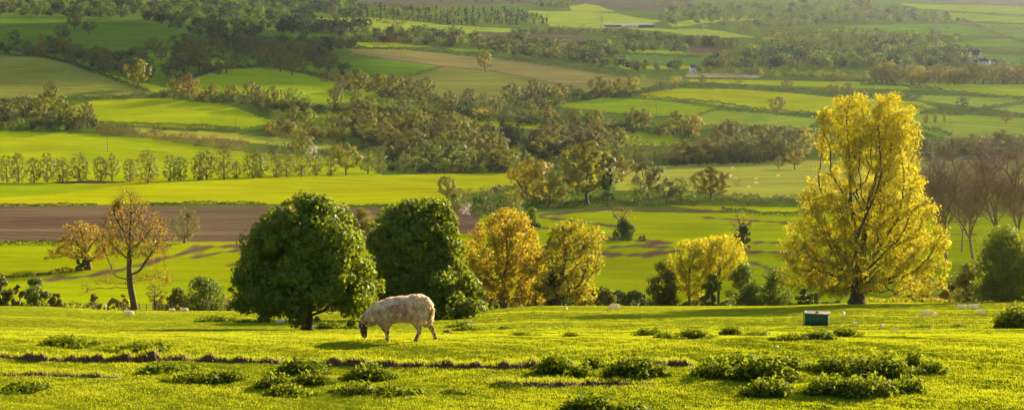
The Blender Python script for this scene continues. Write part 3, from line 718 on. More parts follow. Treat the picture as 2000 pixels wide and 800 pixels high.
bush(B, 'dense dark ivy mound around the foot of the olive gold tree', 1085, 605, 252, 62, 84, 'dark', seed=41)
bush(B, 'yellow green bush filling the base between the golden oak and ivy clad tree', 1035, 606, 262, 90, 60, 'goldolive', seed=42)
bush(B, 'olive bush under the outer side of the golden oak', 940, 606, 266, 60, 56, 'olive', seed=43)
bush(B, 'yellow green bush under the leaning branch of the ivy clad tree', 1135, 606, 266, 60, 60, 'goldolive', seed=44)
bush(B, 'pale yellow bush behind the slim yellow tree foot', 1365, 606, 268, 44, 40, 'goldolive', seed=45)

bush(B, 'low olive bush alone in the hedge gap right of the leaning branch', 1185, 606, 270, 60, 40, 'olive', seed=46)
bush(B, 'dark low bush in the hedge gap just left of the rounded dark bush', 1240, 606, 268, 60, 44, 'dark', seed=47)
bush(B, 'pale leafy bush behind the post and rail fence near the sapling', 325, 610, 272, 50, 34, 'goldolive', seed=48)
bush(B, 'olive bush between the half bare tree and bramble thicket', 225, 610, 274, 50, 30, 'olive', seed=49)
bush(B, 'yellow green bush beside the large dark bush at the earth track', 1850, 600, 262, 50, 34, 'goldolive', seed=50)

bush(B, 'small dark bush between the brow bushes and the bramble thicket', 108, 606, 262, 34, 34, 'olive', seed=51)
bush(B, 'thin olive bush rising out of the bramble thicket', 185, 607, 266, 30, 40, 'olive', seed=52)
bush(B, 'small twiggy bush close to the foot of the half bare tree', 242, 609, 268, 28, 38, 'goldolive', seed=53)
bush(B, 'low dark bush in the hedge gap left of the great tree foot', 1575, 604, 264, 60, 38, 'dark', seed=54)
# ------------------------------------------------------------------ valley trees: a few grown trees of each kind, copied to their places
KIND = {  # outline (height, half width) in shares of the height; leaf material; leaves; size; twigs; bark; trunk share; words
 'oak':    ([(.2, .22), (.35, .44), (.55, .5), (.75, .42), (.9, .25), (1, .06)], 'valleyoak', 8000, .44, 1, 'bark', .2, 'olive gold oak'),
 'bronze': ([(.15, .2), (.35, .40), (.55, .46), (.78, .38), (.92, .22), (1, .06)], 'bronze', 8000, .44, 1, 'bark', .18, 'round bronze tree'),
 'gold':   ([(.12, .24), (.3, .40), (.55, .45), (.78, .36), (.92, .2), (1, .06)], 'valleygold', 8000, .44, 0, 'bark', .15, 'golden leafed tree'),
 'red':    ([(.2, .2), (.4, .38), (.6, .42), (.8, .32), (.93, .18), (1, .05)], 'redbronze', 2300, .55, 1, 'bark', .2, 'reddish bronze tree'),
 'bare':   ([(.15, .15), (.35, .36), (.6, .46), (.8, .38), (.93, .22), (1, .06)], 'twig', 6500, .4, 3, 'bark_grey', .22, 'brown twiggy tree'),
 'alder':  ([(.03, .2), (.15, .32), (.4, .38), (.7, .34), (.88, .24), (1, .06)], 'alder', 4200, .36, 1, 'bark_grey', .1, 'thin olive tree'),
 'pale':   ([(.1, .18), (.3, .33), (.55, .38), (.78, .3), (.92, .16), (1, .05)], 'palegreen', 2300, .5, 1, 'bark', .14, 'pale fresh green tree'),
 'green':  ([(.05, .3), (.25, .45), (.5, .48), (.75, .38), (.92, .2), (1, .06)], 'green', 3000, .5, 0, 'bark', .1, 'full fresh green tree'),
 'willow': ([(.0, .38), (.2, .52), (.5, .55), (.75, .45), (.92, .26), (1, .06)], 'green', 3600, .5, 0, 'bark', .08, 'wide domed green willow'),
 'dark':   ([(.05, .3), (.25, .44), (.5, .46), (.75, .36), (.92, .18), (1, .05)], 'dark', 2800, .5, 0, 'bark', .1, 'dark green round tree'),
 'conifer':([(.05, .24), (.15, .25), (.4, .19), (.65, .13), (.85, .07), (1, .01)], 'conifer', 2200, .45, 0, 'bark', .1, 'dark pointed conifer'),
 'pine':   ([(.15, .12), (.3, .2), (.45, .14), (.6, .22), (.8, .24), (.93, .14), (1, .04)], 'conifer', 2000, .5, 1, 'bark', .3, 'dark ragged pine'),
 'poplar': ([(.05, .07), (.2, .11), (.5, .12), (.8, .09), (1, .03)], 'gold', 1500, .45, 0, 'bark', .08, 'slim golden poplar'),
 'copper': ([(.05, .3), (.25, .45), (.5, .47), (.75, .38), (.92, .2), (1, .06)], 'copper', 2600, .5, 0, 'bark', .12, 'dark red copper beech'),
 'blossom':([(.0, .4), (.3, .6), (.6, .6), (.85, .4), (1, .1)], 'blossom', 1600, .5, 0, 'bark', .1, 'pinkish white blossoming shrub'),
 'shrub':  ([(.0, .45), (.3, .7), (.6, .65), (.85, .4), (1, .1)], 'goldolive', 1800, .6, 0, 'bark', .06, 'rounded olive gold shrub'),
 'thorn':  ([(.0, .35), (.3, .6), (.6, .6), (.85, .4), (1, .12)], 'twig', 1300, .55, 2, 'bark_grey', .06, 'brown twiggy shrub'),
 'darkshrub': ([(.0, .5), (.3, .7), (.6, .6), (.85, .4), (1, .1)], 'dark', 1800, .6, 0, 'bark', .06, 'dark green rounded shrub'),
}
VAR = {}
def variants(kind):
    if kind in VAR: return VAR[kind]
    pr, lm, nl, ls, tw, bm, th, words = KIND[kind]
    H = 14.; out = []
    for v in range(5 if kind == 'alder' else 3 if kind in ('bronze', 'bare', 'alder', 'oak', 'gold', 'shrub') else 2):
        seed = sum(map(ord, kind)) * 7 + v
        rr = np.random.default_rng(seed)
        kk = rr.uniform(.82, 1.15, (len(pr), 2))
        prof_ = [(z * H, -r * H * k[0], r * H * k[1]) for (z, r), k in zip(pr, kk)]
        att = crown_sample(prof_, 170, .32, .95, seed)
        nd, pa = colonize(trunk_line(th * H + .6, (rr.normal(0, .3), 0)), att, .8, 7, 1.2, 50, up=.1, seed=seed)
        r, _ = radii(nd, pa, .035, .34)
        Vw, Qw = wood_mesh(nd, pa, r, 0, 5, 1.3)
        tn = np.nonzero((r < .11) & (nd[:, 2] > th * H))[0]
        if tw:
            Vt, Qt, _ = twigs(nd, r, tn, tw, 1.3, .035, 0)
            Qw = np.concatenate([Qw, Qt + len(Vw)]); Vw = np.concatenate([Vw, Vt])
        dense = kind in ('green', 'willow', 'dark', 'conifer', 'copper', 'shrub', 'darkshrub', 'blossom', 'gold', 'poplar', 'alder')
        if dense:
            npf = 150 if kind == 'alder' else 90; cent = crown_sample(prof_, npf, .3, .95, seed + 3, .3) * np.array([.92, .92, .95]); rad = rr.uniform(.6, 1.5, npf) * (.6 if kind in ('conifer', 'poplar', 'alder') else 1)
            V, Q, rn = puffs(cent, rad, nl, ls, .35, .65, .55, mid=np.array([0, 0, H * .42]))
        else:
            cent = nd[tn]; rad = rr.uniform(.5, 1.2, len(tn))
            V, Q, rn = puffs(cent, rad, nl, ls, .35, .65, .3, mid=np.array([0, 0, H * .42]))
        mats = [M[bm], LM[lm]]
        trunk = mk_mesh(kind + '_trunk', Vw, Qw, None, [M[bm]], smooth=True)
        crown = mk_mesh(kind + '_crown', V, Q, None, [LM[lm]], attrs={'rnd': rn})
        both = mk_mesh(kind + '_tree', np.concatenate([Vw, V]), np.concatenate([Qw, Q + len(Vw)]), None, mats,
                       np.concatenate([np.zeros(len(Qw), int), np.ones(len(Q), int)]), attrs={'rnd': np.concatenate([np.zeros(len(Vw)), rn])})
        zt = np.percentile(V[:, 2], 99.5)
        out.append((trunk, crown, both, zt))
    VAR[kind] = out
    return out
NTREE = 0
OBJNAME = {'conifer': 'conifer', 'pine': 'pine_tree', 'poplar': 'poplar', 'willow': 'willow', 'oak': 'oak_tree', 'shrub': 'shrub', 'thorn': 'shrub', 'darkshrub': 'shrub', 'blossom': 'blossom_shrub', 'copper': 'copper_beech'}
def vtree(kind, x, yb, h, label, group=None, wide=1., parts=None):
    global NTREE
    loc = solve(x, yb); s = loc[1] / F; h *= rng.uniform(.9, 1.1); wide *= rng.uniform(.88, 1.2) if kind != 'alder' else rng.uniform(.78, .98)
    vs = variants(kind); tr, cr, both, zt = vs[rng.integers(len(vs))]
    k = h * 1.1 * s / zt; wide *= 1.12; NTREE += 1
    nm = OBJNAME.get(kind, 'tree'); cat = 'shrub' if 'shrub' in nm else 'tree'
    if parts is None: parts = h >= 42
    rz = rng.uniform(0, 6.28)
    if parts:
        e = empty(nm, loc, rz); tag(e, label, cat, group); e.scale = (k * wide, k * wide, k)
        link('trunk', tr, e); link('crown', cr, e)
    else:
        e = link(nm, both, None, loc); tag(e, label, cat, group); e.rotation_euler.z = rz; e.scale = (k * wide, k * wide, k)
    return e
ORD = 'first second third fourth fifth sixth seventh eighth ninth tenth eleventh twelfth thirteenth fourteenth fifteenth sixteenth'.split()
def row(items, where, group):
    """a counted line of trees, labelled by kind and their order among that kind"""
    cnt = {}
    for it in items: cnt[it[0]] = cnt.get(it[0], 0) + 1
    seen = {}
    for it in sorted(items, key=lambda q: q[1]):
        k = it[0]; i = seen.get(k, 0); seen[k] = i + 1
        w = KIND[k][7]
        lab = f'{w} {where}' if cnt[k] == 1 else (f'{ORD[i]} {w} from left {where}' if i < 16 else f'{w} {where}, {ORD[min(15, cnt[k]-1-i)]} from right')
        vtree(k, it[1], it[2], it[3], lab, group, it[4] if len(it) > 4 else 1.)
def mass(kinds, poly, n, hr, where, group, seed=0, wide=(1., 1.35), gap=7):
    """a wood in which single trees cannot be told apart except by their kind"""
    r = np.random.default_rng(seed + 400); p = np.asarray(poly, float); got = []
    names = list(kinds); pw = np.array([kinds[k] for k in names], float); pw /= pw.sum(); tries = 0
    while len(got) < n and tries < 6000:
        tries += 1
        x, y = r.uniform(p[:, 0].min(), p[:, 0].max()), r.uniform(p[:, 1].min(), p[:, 1].max())
        if not inpoly(np.array([x]), np.array([y]), poly)[0]: continue
        if any(abs(x - a) < gap and abs(y - b) * 2.5 < gap for a, b in got): continue
        got.append((x, y)); k = names[r.choice(len(names), p=pw)]
        vtree(k, x, y, r.uniform(*hr), f'{KIND[k][7]} {where}', group, r.uniform(*wide), parts=False)

a = 'alder'
row([(a, 14, 356, 46), (a, 36, 357, 50), (a, 66, 357, 45), (a, 92, 356, 50), (a, 122, 357, 48), (a, 156, 355, 54), (a, 197, 353, 45), ('pale', 219, 352, 47), (a, 254, 355, 42), (a, 289, 358, 62, 1.1),
     (a, 332, 354, 52), (a, 353, 353, 42), (a, 390, 352, 52), (a, 404, 350, 48), (a, 438, 350, 60, 1.1), (a, 462, 349, 30), (a, 494, 348, 56), (a, 508, 347, 54)],
    'in the row above the bright field', 'row of trees along the top of the bright field')
row([(a, 540, 346, 46), (a, 560, 345, 44), (a, 590, 344, 50, 1.1), (a, 616, 343, 40), (a, 646, 343, 36), ('oak', 676, 342, 52), ('pale', 718, 340, 50), (a, 740, 339, 50),
     ('oak', 592, 302, 36, 1.1), ('thorn', 558, 305, 26), ('darkshrub', 533, 302, 22), ('blossom', 612, 308, 22), ('darkshrub', 638, 312, 18), ('bronze', 662, 318, 34)],
    'behind the round chestnut, along the bright field', 'trees along the middle of the bright field edge')
row([('willow', 838, 336, 58, 1.15), ('willow', 882, 336, 60, 1.2), ('alder', 790, 338, 44), ('pale', 926, 336, 56), ('bronze', 955, 336, 46), ('dark', 968, 337, 30), ('oak', 985, 338, 44), ('shrub', 905, 338, 20), ('pale', 1012, 334, 42)],
    'at the far edge of the bright field', 'trees at the far corner of the bright field')
mass({'bare': 5, 'bronze': 3, 'oak': 1}, [(690, 268), (730, 258), (860, 262), (965, 285), (965, 325), (900, 322), (790, 322), (760, 300)], 36, (38, 54), 'in the brown wood behind the willows', 'brown wood in the middle of the valley', 1, gap=13)
row([('gold', 525, 262, 20, 1.3), ('shrub', 545, 264, 18), ('gold', 562, 262, 24, 1.2), ('shrub', 585, 268, 16), ('gold', 612, 268, 22, 1.2), ('shrub', 630, 270, 18), ('shrub', 652, 274, 20), ('gold', 668, 276, 22), ('bronze', 572, 246, 34), ('oak', 600, 248, 32), ('bronze', 650, 258, 34), ('bare', 672, 262, 36)],
    'in the gold thicket above the tall hedge', 'gold thicket beside the tall hedge')
mass({'conifer': 1}, [(945, 270), (1030, 275), (1035, 288), (950, 284)], 12, (28, 36), 'in the small dark plantation mid valley', 'small conifer plantation', 2, gap=7)
mass({'bronze': 4, 'bare': 4, 'oak': 1}, [(1035, 296), (1100, 280), (1205, 288), (1212, 300), (1130, 312), (1040, 318)], 22, (38, 50), 'in the wood beyond the large golden oak', 'bronze wood beyond the golden oak', 3, gap=12)
mass({'pale': 3, 'alder': 1}, [(1090, 322), (1130, 318), (1215, 318), (1218, 328), (1100, 330)], 7, (34, 44), 'on the near edge of the bronze wood', 'pale trees edging the bronze wood', 4, gap=14)
row([('alder', 1240, 322, 50), ('alder', 1268, 320, 42), ('alder', 1296, 318, 38), ('thorn', 1255, 324, 18)], 'above the sheep pasture corner', 'thin trees above the sheep pasture')
mass({'bronze': 3, 'bare': 3, 'alder': 3}, [(1310, 320), (1400, 315), (1560, 311), (1570, 316), (1430, 320), (1320, 326)], 20, (36, 50), 'along the top of the pale sheep pasture', 'wood along the top of the sheep pasture', 5, gap=11)
mass({'bare': 3, 'bronze': 3, 'shrub': 1}, [(1390, 285), (1440, 275), (1570, 282), (1575, 298), (1400, 302)], 14, (32, 44), 'in the back of the wood above the sheep pasture', 'wood along the top of the sheep pasture', 6, gap=13)
row([('willow', 1450, 317, 52, .9)], 'in front of the brown wood over the sheep pasture', 'wood along the top of the sheep pasture')
# large single trees round the sheep pasture
row([('gold', 1042, 398, 76, 1.1), ('gold', 1072, 402, 60)], 'at the corner of bright field', 'golden trees by the bright field corner')
row([('oak', 1148, 400, 104, .95)], 'towering over a dark pine at the hedge end', 'golden trees by the bright field corner')
row([('bare', 1128, 380, 66, 1.05), ('pine', 1187, 403, 68, .9), ('bronze', 1213, 354, 42), ('bare', 1266, 390, 66, 1.25), ('green', 1246, 398, 44, 1.), ('green', 1330, 398, 44, 1.05), ('bare', 1302, 398, 42, 1.2), ('bronze', 1388, 392, 58, 1.25)],
    'along the hedge below the sheep pasture', 'trees along the hedge below the sheep pasture')
row([('thorn', 1440, 364, 18, .6), ('bronze', 1552, 331, 46, 1.05), ('bronze', 1521, 331, 26)], 'standing in the sheep pasture', 'trees in the sheep pasture')
row([('bare', 872, 392, 40, .9), ('thorn', 915, 400, 30), ('thorn', 950, 392, 26), ('blossom', 912, 420, 22), ('dark', 978, 378, 14), ('green', 975, 408, 26, 1.2), ('shrub', 1005, 396, 24), ('pale', 1008, 425, 38), ('darkshrub', 940, 425, 28), ('green', 1000, 442, 44)],
    'in the scrub behind the second chestnut', 'scrub behind the chestnuts')
row([('thorn', 1020, 236, 22), ('bronze', 1070, 238, 28), ('thorn', 1098, 244, 24), ('bronze', 1120, 243, 32), ('bronze', 1162, 249, 34), ('darkshrub', 1040, 242, 16), ('darkshrub', 1140, 250, 18), ('thorn', 1190, 253, 22), ('darkshrub', 1215, 256, 18), ('bronze', 1236, 254, 36), ('bronze', 1257, 256, 38),
     ('darkshrub', 1275, 262, 20), ('oak', 1322, 265, 44, 1.), ('gold', 1354, 270, 44, .85), ('shrub', 1295, 264, 22), ('green', 1340, 270, 20)],
    'in the hedgerow over the long green strip', 'hedgerow trees over the long green strip')
row([('bronze', 700, 182, 40, 1.1), ('oak', 742, 186, 40, 1.1), ('bronze', 768, 189, 38), ('bare', 800, 196, 42), ('bare', 832, 200, 46), ('bronze', 660, 168, 24), ('darkshrub', 758, 192, 18), ('darkshrub', 778, 194, 16), ('shrub', 636, 160, 20), ('bare', 1000, 210, 40), ('bare', 1032, 205, 34), ('bare', 1060, 205, 38), ('bare', 1095, 200, 34), ('bronze', 1082, 204, 32)],
    'below the striped olive field', 'tree line below the olive field')
row([('bare', 505, 210, 36), ('bronze', 535, 213, 38), ('green', 570, 216, 36, 1.1), ('green', 596, 216, 24), ('bare', 655, 218, 40), ('bronze', 696, 222, 34), ('oak', 720, 222, 32), ('pale', 760, 222, 26), ('bare', 790, 224, 36), ('bronze', 828, 228, 32), ('bronze', 870, 230, 34), ('dark', 915, 226, 46, .9), ('bare', 880, 225, 48, .7), ('shrub', 945, 236, 24), ('bare', 965, 236, 38), ('darkshrub', 985, 238, 22)],
    'in the line above the long green strip', 'tree line above the long green strip')
row([('bronze', 340, 193, 38), ('red', 368, 194, 44), ('oak', 414, 198, 30), ('oak', 455, 198, 34), ('bare', 490, 202, 36), ('shrub', 390, 198, 20), ('darkshrub', 436, 200, 16), ('darkshrub', 475, 203, 16), ('darkshrub', 320, 190, 14)],
    'in the line under the rounded hill field', 'tree line under the rounded hill field')
row([('oak', 100, 222, 42, 1.1), ('bronze', 75, 236, 42), ('bare', 45, 238, 40), ('oak', 134, 246, 40), ('bare', 172, 248, 42, .9), ('bare', 10, 244, 42), ('green', 95, 250, 24, 1.2), ('darkshrub', 30, 250, 20), ('darkshrub', 60, 252, 18), ('darkshrub', 122, 254, 16), ('thorn', 155, 254, 18), ('thorn', 215, 260, 20, 1.2), ('darkshrub', 245, 263, 14, 1.4)],
    'in the clump by the cattle field', 'clump of trees by the cattle field')
row([('dark', 30, 90, 30, .9), ('bare', 122, 81, 30, 1.1), ('bare', 146, 60, 30), ('bare', 174, 68, 28, 1.1), ('poplar', 80, 102, 38)], 'in the shaded top field', 'trees in the shaded top field')
row([('oak', 270, 174, 50, .95)], 'at the corner of the shaded olive field', 'trees by the shaded olive field')
row([('bare', 102, 196, 34)], 'at the foot of the shaded olive field', 'trees by the shaded olive field')
mass({'bare': 4, 'alder': 3, 'dark': 2, 'bronze': 1}, [(40, 102), (130, 98), (210, 118), (290, 122), (295, 160), (250, 150), (190, 138), (120, 118), (40, 110)], 22, (20, 34), 'in the shaded belt over the olive field', 'shaded belt of trees', 7, gap=9)
mass({'bare': 4, 'alder': 2, 'dark': 1, 'oak': 2}, [(275, 100), (400, 92), (460, 105), (470, 135), (400, 160), (300, 164), (330, 130)], 20, (24, 40), 'in the shaded copse beside the rounded hill', 'shaded copse', 8, gap=10)
mass({'bare': 3, 'bronze': 3, 'green': 2, 'oak': 2, 'dark': 1}, [(470, 130), (520, 105), (640, 110), (650, 150), (610, 158), (540, 140)], 18, (24, 40), 'in the wood behind the rounded hill', 'wood behind the rounded hill', 9, gap=11)
row([('oak', 947, 142, 38, .8)], 'alone on the hedge of the tan field', 'lone trees of the right hand fields')
row([('bare', 1536, 179, 22, 1.2), ('bronze', 1622, 184, 18), ('bronze', 1634, 184, 18), ('bronze', 1657, 186, 24, 1.2), ('bare', 1518, 227, 32, 1.1), ('bare', 1966, 242, 22, 1.2), ('dark', 1880, 212, 20, 1.2)], 'on a hedge line of the far green fields', 'lone trees of the far green fields')
row([('bronze', 1172, 190, 40, 1.1), ('oak', 1232, 190, 42, 1.05), ('bronze', 1208, 186, 30), ('bare', 1045, 190, 30), ('pale', 1252, 165, 22, 1.3), ('shrub', 1320, 162, 16, 1.3), ('darkshrub', 1115, 178, 12), ('darkshrub', 1290, 172, 12, 1.5), ('bronze', 1372, 164, 16, 1.2), ('pale', 1445, 164, 14, 1.3)],
    'behind the brightest far field', 'trees behind the brightest far field')
mass({'bronze': 4, 'gold': 3, 'pale': 1, 'bare': 1}, [(1700, 162), (1780, 160), (2040, 163), (2060, 167), (1780, 166), (1705, 168)], 30, (26, 36), 'in the long glowing tree line on the far right', 'long glowing tree line', 10, gap=6)
mass({'bare': 5, 'bronze': 1}, [(1790, 305), (1990, 300), (2060, 312), (1990, 318), (1800, 314)], 16, (32, 46), 'beyond the purple bare trees', 'brown trees beyond the purple bare trees', 11, gap=9)
row([('oak', 1902, 312, 50, 1.)], 'rising over the purple bare trees', 'brown trees beyond the purple bare trees')
row([('bare', 1804, 244, 14, .5), ('bare', 1809, 245, 22, .45), ('bare', 1826, 246, 24, .4), ('bare', 1844, 245, 24, .4)], 'pollarded in the pale field by the great tree', 'pollards in the pale field')
print('valley trees', NTREE)

# ------------------------------------------------------------------ far woods: too many to count
FARC = dict(dark=(.03, .045, .02), green=(.075, .115, .016), olive=(.085, .11, .018), bronze=(.10, .105, .022), gold=(.15, .155, .022), bare=(.08, .08, .03), pale=(.14, .17, .025), copper=(.07, .02, .02), conifer=(.02, .035, .022))
FARW = [ # (outline, trees, height, kinds)
 ([(-60, -10), (620, -10), (720, 24), (700, 40), (540, 50), (480, 92), (400, 78), (370, 66), (270, 40), (-60, 31)], 420, (14, 24), dict(dark=6, green=4, olive=2, bare=1)),
 ([(545, 62), (640, 62), (722, 60), (722, 66), (640, 68), (545, 68)], 36, (22, 30), dict(dark=3, conifer=1)),
 ([(700, 16), (850, 22), (1000, 26), (1085, 45), (1040, 50), (880, 50), (780, 44), (700, 36)], 300, (9, 15), dict(conifer=5, green=2, gold=1)),
 ([(440, 90), (540, 84), (640, 85), (700, 96), (640, 104), (520, 106), (450, 112)], 70, (14, 26), dict(olive=3, bare=3, dark=2, green=1)),
 ([(660, 72), (780, 66), (900, 70), (940, 84), (900, 96), (790, 92), (680, 82)], 90, (12, 24), dict(olive=2, green=2, dark=2, copper=1, bare=2, pale=1)),
 ([(900, 86), (1000, 88), (1100, 88), (1200, 108), (1210, 130), (1330, 138), (1330, 144), (1220, 140), (1060, 118), (950, 106)], 130, (14, 28), dict(olive=3, green=2, dark=3, bronze=3, gold=1, bare=2)),
 ([(1000, 66), (1110, 60), (1230, 64), (1230, 70), (1110, 68), (1000, 70)], 60, (8, 14), dict(olive=3, bare=2, dark=1)),
 ([(1220, 74), (1440, 92), (1438, 98), (1340, 92), (1220, 84)], 80, (16, 24), dict(dark=2, olive=3, bronze=1)),
 ([(1180, 86), (1330, 92), (1350, 104), (1200, 104), (1120, 96)], 60, (12, 20), dict(green=2, olive=3, dark=1)),
 ([(1280, 12), (1480, 16), (1700, 8), (1740, 26), (1872, 34), (1874, 48), (1620, 48), (1500, 62), (1480, 72), (1290, 48)], 270, (10, 18), dict(olive=4, bronze=2, green=3, dark=2)),
 ([(1480, 76), (1640, 64), (1760, 72), (1880, 74), (1880, 84), (1660, 88), (1500, 100)], 150, (12, 20), dict(olive=4, green=2, bronze=2, pale=1)),
 ([(1370, 122), (1450, 110), (1560, 100), (1720, 92), (1800, 100), (1905, 112), (1880, 132), (1700, 136), (1500, 140), (1370, 138)], 220, (18, 30), dict(dark=4, green=3, olive=2, bronze=2, gold=1)),
 ([(1500, 148), (1700, 156), (1700, 159), (1500, 151)], 40, (8, 14), dict(gold=4, bronze=3)),
 ([(1340, 140), (1500, 146), (1500, 149), (1340, 143)], 25, (8, 16), dict(bronze=2, olive=2)),
 ([(1900, 118), (2100, 125), (2100, 140), (1900, 132)], 30, (8, 14), dict(dark=2, olive=2)),
 ([(700, -30), (1000, -30), (1060, 8), (900, 10), (760, 8)], 60, (6, 10), dict(dark=2, olive=2)),
 ([(1040, 12), (1120, 6), (1110, 20), (1060, 18)], 22, (10, 16), dict(green=2, olive=2)),
]
UND = [([(690, 262), (965, 280), (965, 334), (780, 334)], 260, (14, 26), dict(olive=3, bare=3, dark=2, bronze=2)), ([(1030, 285), (1215, 280), (1220, 330), (1030, 345)], 190, (14, 26), dict(olive=3, bronze=3, green=2, dark=1)),
 ([(1010, 330), (1200, 345), (1200, 405), (1010, 405)], 110, (10, 22), dict(olive=3, green=2, gold=2)), ([(1300, 300), (1580, 285), (1580, 318), (1310, 328)], 200, (14, 26), dict(olive=3, bare=3, green=2, dark=1)),
 ([(520, 240), (700, 250), (700, 280), (520, 264)], 100, (8, 15), dict(gold=3, olive=2, bronze=2)), ([(480, 204), (740, 218), (1000, 234), (1000, 242), (560, 222)], 150, (8, 18), dict(olive=3, dark=2, gold=1)),
 ([(1000, 225), (1130, 235), (1340, 262), (1340, 275), (1150, 252), (1000, 245)], 150, (10, 20), dict(olive=3, dark=2, bronze=1, gold=1)), ([(690, 160), (850, 180), (850, 205), (640, 190)], 110, (10, 20), dict(olive=3, bare=2, gold=1)),
 ([(850, 198), (1100, 195), (1100, 210), (1000, 234), (850, 226)], 160, (10, 22), dict(olive=3, bare=3, bronze=1)), ([(1000, 195), (1250, 180), (1250, 190), (1080, 206)], 100, (10, 18), dict(olive=2, dark=2, bronze=1)),
 ([(280, 95), (650, 95), (700, 160), (560, 150), (480, 130), (300, 170)], 90, (8, 16), dict(olive=3, dark=2, green=3)), ([(0, 96), (290, 112), (300, 172), (120, 118), (0, 108)], 160, (8, 18), dict(dark=3, olive=2)),
 ([(-40, 205), (110, 205), (200, 245), (200, 258), (-40, 258)], 150, (10, 22), dict(olive=3, dark=2, bronze=1)), ([(320, 182), (500, 192), (560, 226), (480, 206), (320, 196)], 90, (8, 16), dict(olive=3, dark=2)),
 ([(870, 375), (1060, 375), (1060, 425), (880, 425)], 80, (10, 24), dict(olive=2, green=2, bare=2)), ([(1780, 285), (2060, 285), (2060, 316), (1780, 316)], 150, (14, 26), dict(bare=4, olive=2, bronze=1)),
 ([(750, 326), (1010, 326), (1010, 338), (750, 342)], 90, (10, 20), dict(green=3, dark=2, olive=2)), ([(1340, 138), (1720, 146), (1720, 158), (1340, 150)], 60, (8, 14), dict(gold=2, olive=2, bronze=2))]
def far_woods(FARW=FARW, nm='far_woods', lab='hazy woods and copses covering the distant slopes', wk=(.40, .56), mult=1.45):
    Vs, Qs, Cs, n0 = [], [], [], 0
    r = np.random.default_rng(99)
    for poly, n, hr, kinds in FARW:
        p = np.asarray(poly, float); names = list(kinds); pw = np.array([kinds[k] for k in names], float); pw /= pw.sum(); got = 0
        n = int(n * mult)
        while got < n:
            x, y = r.uniform(p[:, 0].min(), p[:, 0].max()), r.uniform(p[:, 1].min(), p[:, 1].max())
            if not inpoly(np.array([x]), np.array([y]), poly)[0]: continue
            got += 1; loc = solve(x, y); s = loc[1] / F; H = r.uniform(*hr) * s; k = names[r.choice(len(names), p=pw)]
            W = H * (r.uniform(*wk) if k != 'conifer' else .18); m = 60 if H / s < 14 else 110
            cent = r.normal(0, .5, (9, 3)) * [W * .7, W * .7, H * .22] + [0, 0, H * .56]
            if k == 'conifer':
                zz = r.uniform(.05, 1, 9); cent = np.stack([r.normal(0, .3, 9) * W * (1 - zz), r.normal(0, .3, 9) * W * (1 - zz), zz * H], 1)
            d = unit(r.normal(size=(m, 3))); kk = r.integers(0, 9, m)
            Pt = cent[kk] + d * (W * .55 if k != 'conifer' else W * .5) ; Pt[:, 2] = np.maximum(Pt[:, 2], .3)
            V, Q = leaf_quads(Pt + loc, d * .5 + unit(Pt - [0, 0, H * .35]) * .9 + [0, 0, .1] + r.normal(0, .2, (m, 3)), H * .19 * r.uniform(.7, 1.3, m), .8)
            c = np.array(FARC[k]) * r.uniform(.75, 1.3); c = c * r.uniform(.9, 1.1, 3)
            Vs.append(V); Qs.append(Q + n0); n0 += len(V); Cs.append(np.repeat(c[None] * r.uniform(.8, 1.2, (m, 1)), 4, 0))
    me = mk_mesh(nm, np.concatenate(Vs), np.concatenate(Qs), None, [attr_mat('far_leaf', trans=.4, var=.1)], attrs={'Col': np.concatenate(Cs)})
    tag(link(nm, me), lab, None, kind='stuff')
far_woods()
for k_ in FARC: FARC[k_] = tuple(v * 1. for v in FARC[k_])
far_woods(UND, 'undergrowth', 'scrub and low undergrowth filling the valley woods', (.5, .8), .75)

# ------------------------------------------------------------------ hedges
def hedge(label, pts, h, w=None, mat='hedge', rag=.35, nearD=None, gaps=0., name='hedge', dens=1.):
    pts = np.asarray(pts, float); seg = np.hypot(np.diff(pts[:, 0]), np.diff(pts[:, 1])); cum = np.concatenate([[0], np.cumsum(seg)])
    ns = max(4, int(cum[-1] / 6)); tt = np.linspace(0, cum[-1], ns)
    wp = np.array([(at(x, nearD, y) if nearD else solve(x, y)) for x, y in zip(np.interp(tt, cum, pts[:, 0]), np.interp(tt, cum, pts[:, 1]))])
    s = wp[:, 1].mean() / F; Hm = h * s; Wm = w or max(1.2, Hm * .8)
    L = np.concatenate([[0], np.cumsum(np.linalg.norm(np.diff(wp, axis=0), axis=1))])
    lf = max(.28, 1.25 * s); n = int(np.clip(dens * 2.4 * L[-1] * (Hm * 2 + Wm) / lf**2 * .55, 200, 16000))
    u = rng.uniform(0, L[-1], n)
    if gaps: 
        keep = (np.sin(u * .21 + pts[0, 0]) + np.sin(u * .47 + 1)) * .5 > -1 + gaps * 2 * .6; u = u[keep]; n = len(u)
    c = np.stack([np.interp(u, L, wp[:, k]) for k in range(3)], 1)
    tg = unit(np.gradient(wp, axis=0)); tx = np.interp(u, L, tg[:, 0]); ty = np.interp(u, L, tg[:, 1])
    top = Hm * (1 + rag * (.5 * np.sin(u * .33 + pts[0, 0]) + .35 * np.sin(u * .9 + 2) + .3 * np.sin(u * 2.3)))
    th = rng.uniform(0, math.pi, n); q = rng.uniform(.75, 1.03, n)
    off = np.cos(th) * Wm * .5 * q; z = np.sin(th) ** .6 * top * q
    side = np.stack([-ty, tx, 0 * tx], 1)
    Pt = c + side * off[:, None]; Pt[:, 2] += np.maximum(z, .1)
    V, Q = leaf_quads(Pt, side * np.cos(th)[:, None] + np.array([0, 0, 1]) * np.sin(th)[:, None] + rng.normal(0, .5, (n, 3)), lf * rng.uniform(.7, 1.4, n), .7)
    o = wp[len(wp) // 2]
    me = mk_mesh(name, V - o, Q, None, [LM[mat]], attrs={'rnd': np.repeat(rng.uniform(0, 1, n), 4)})
    return tag(link(name, me, None, o), label, 'hedge')
hedge('clipped dark hedge along the bottom of the bright field, ploughed field below', [(-20, 407), (60, 404), (190, 402)], 7, mat='dark')
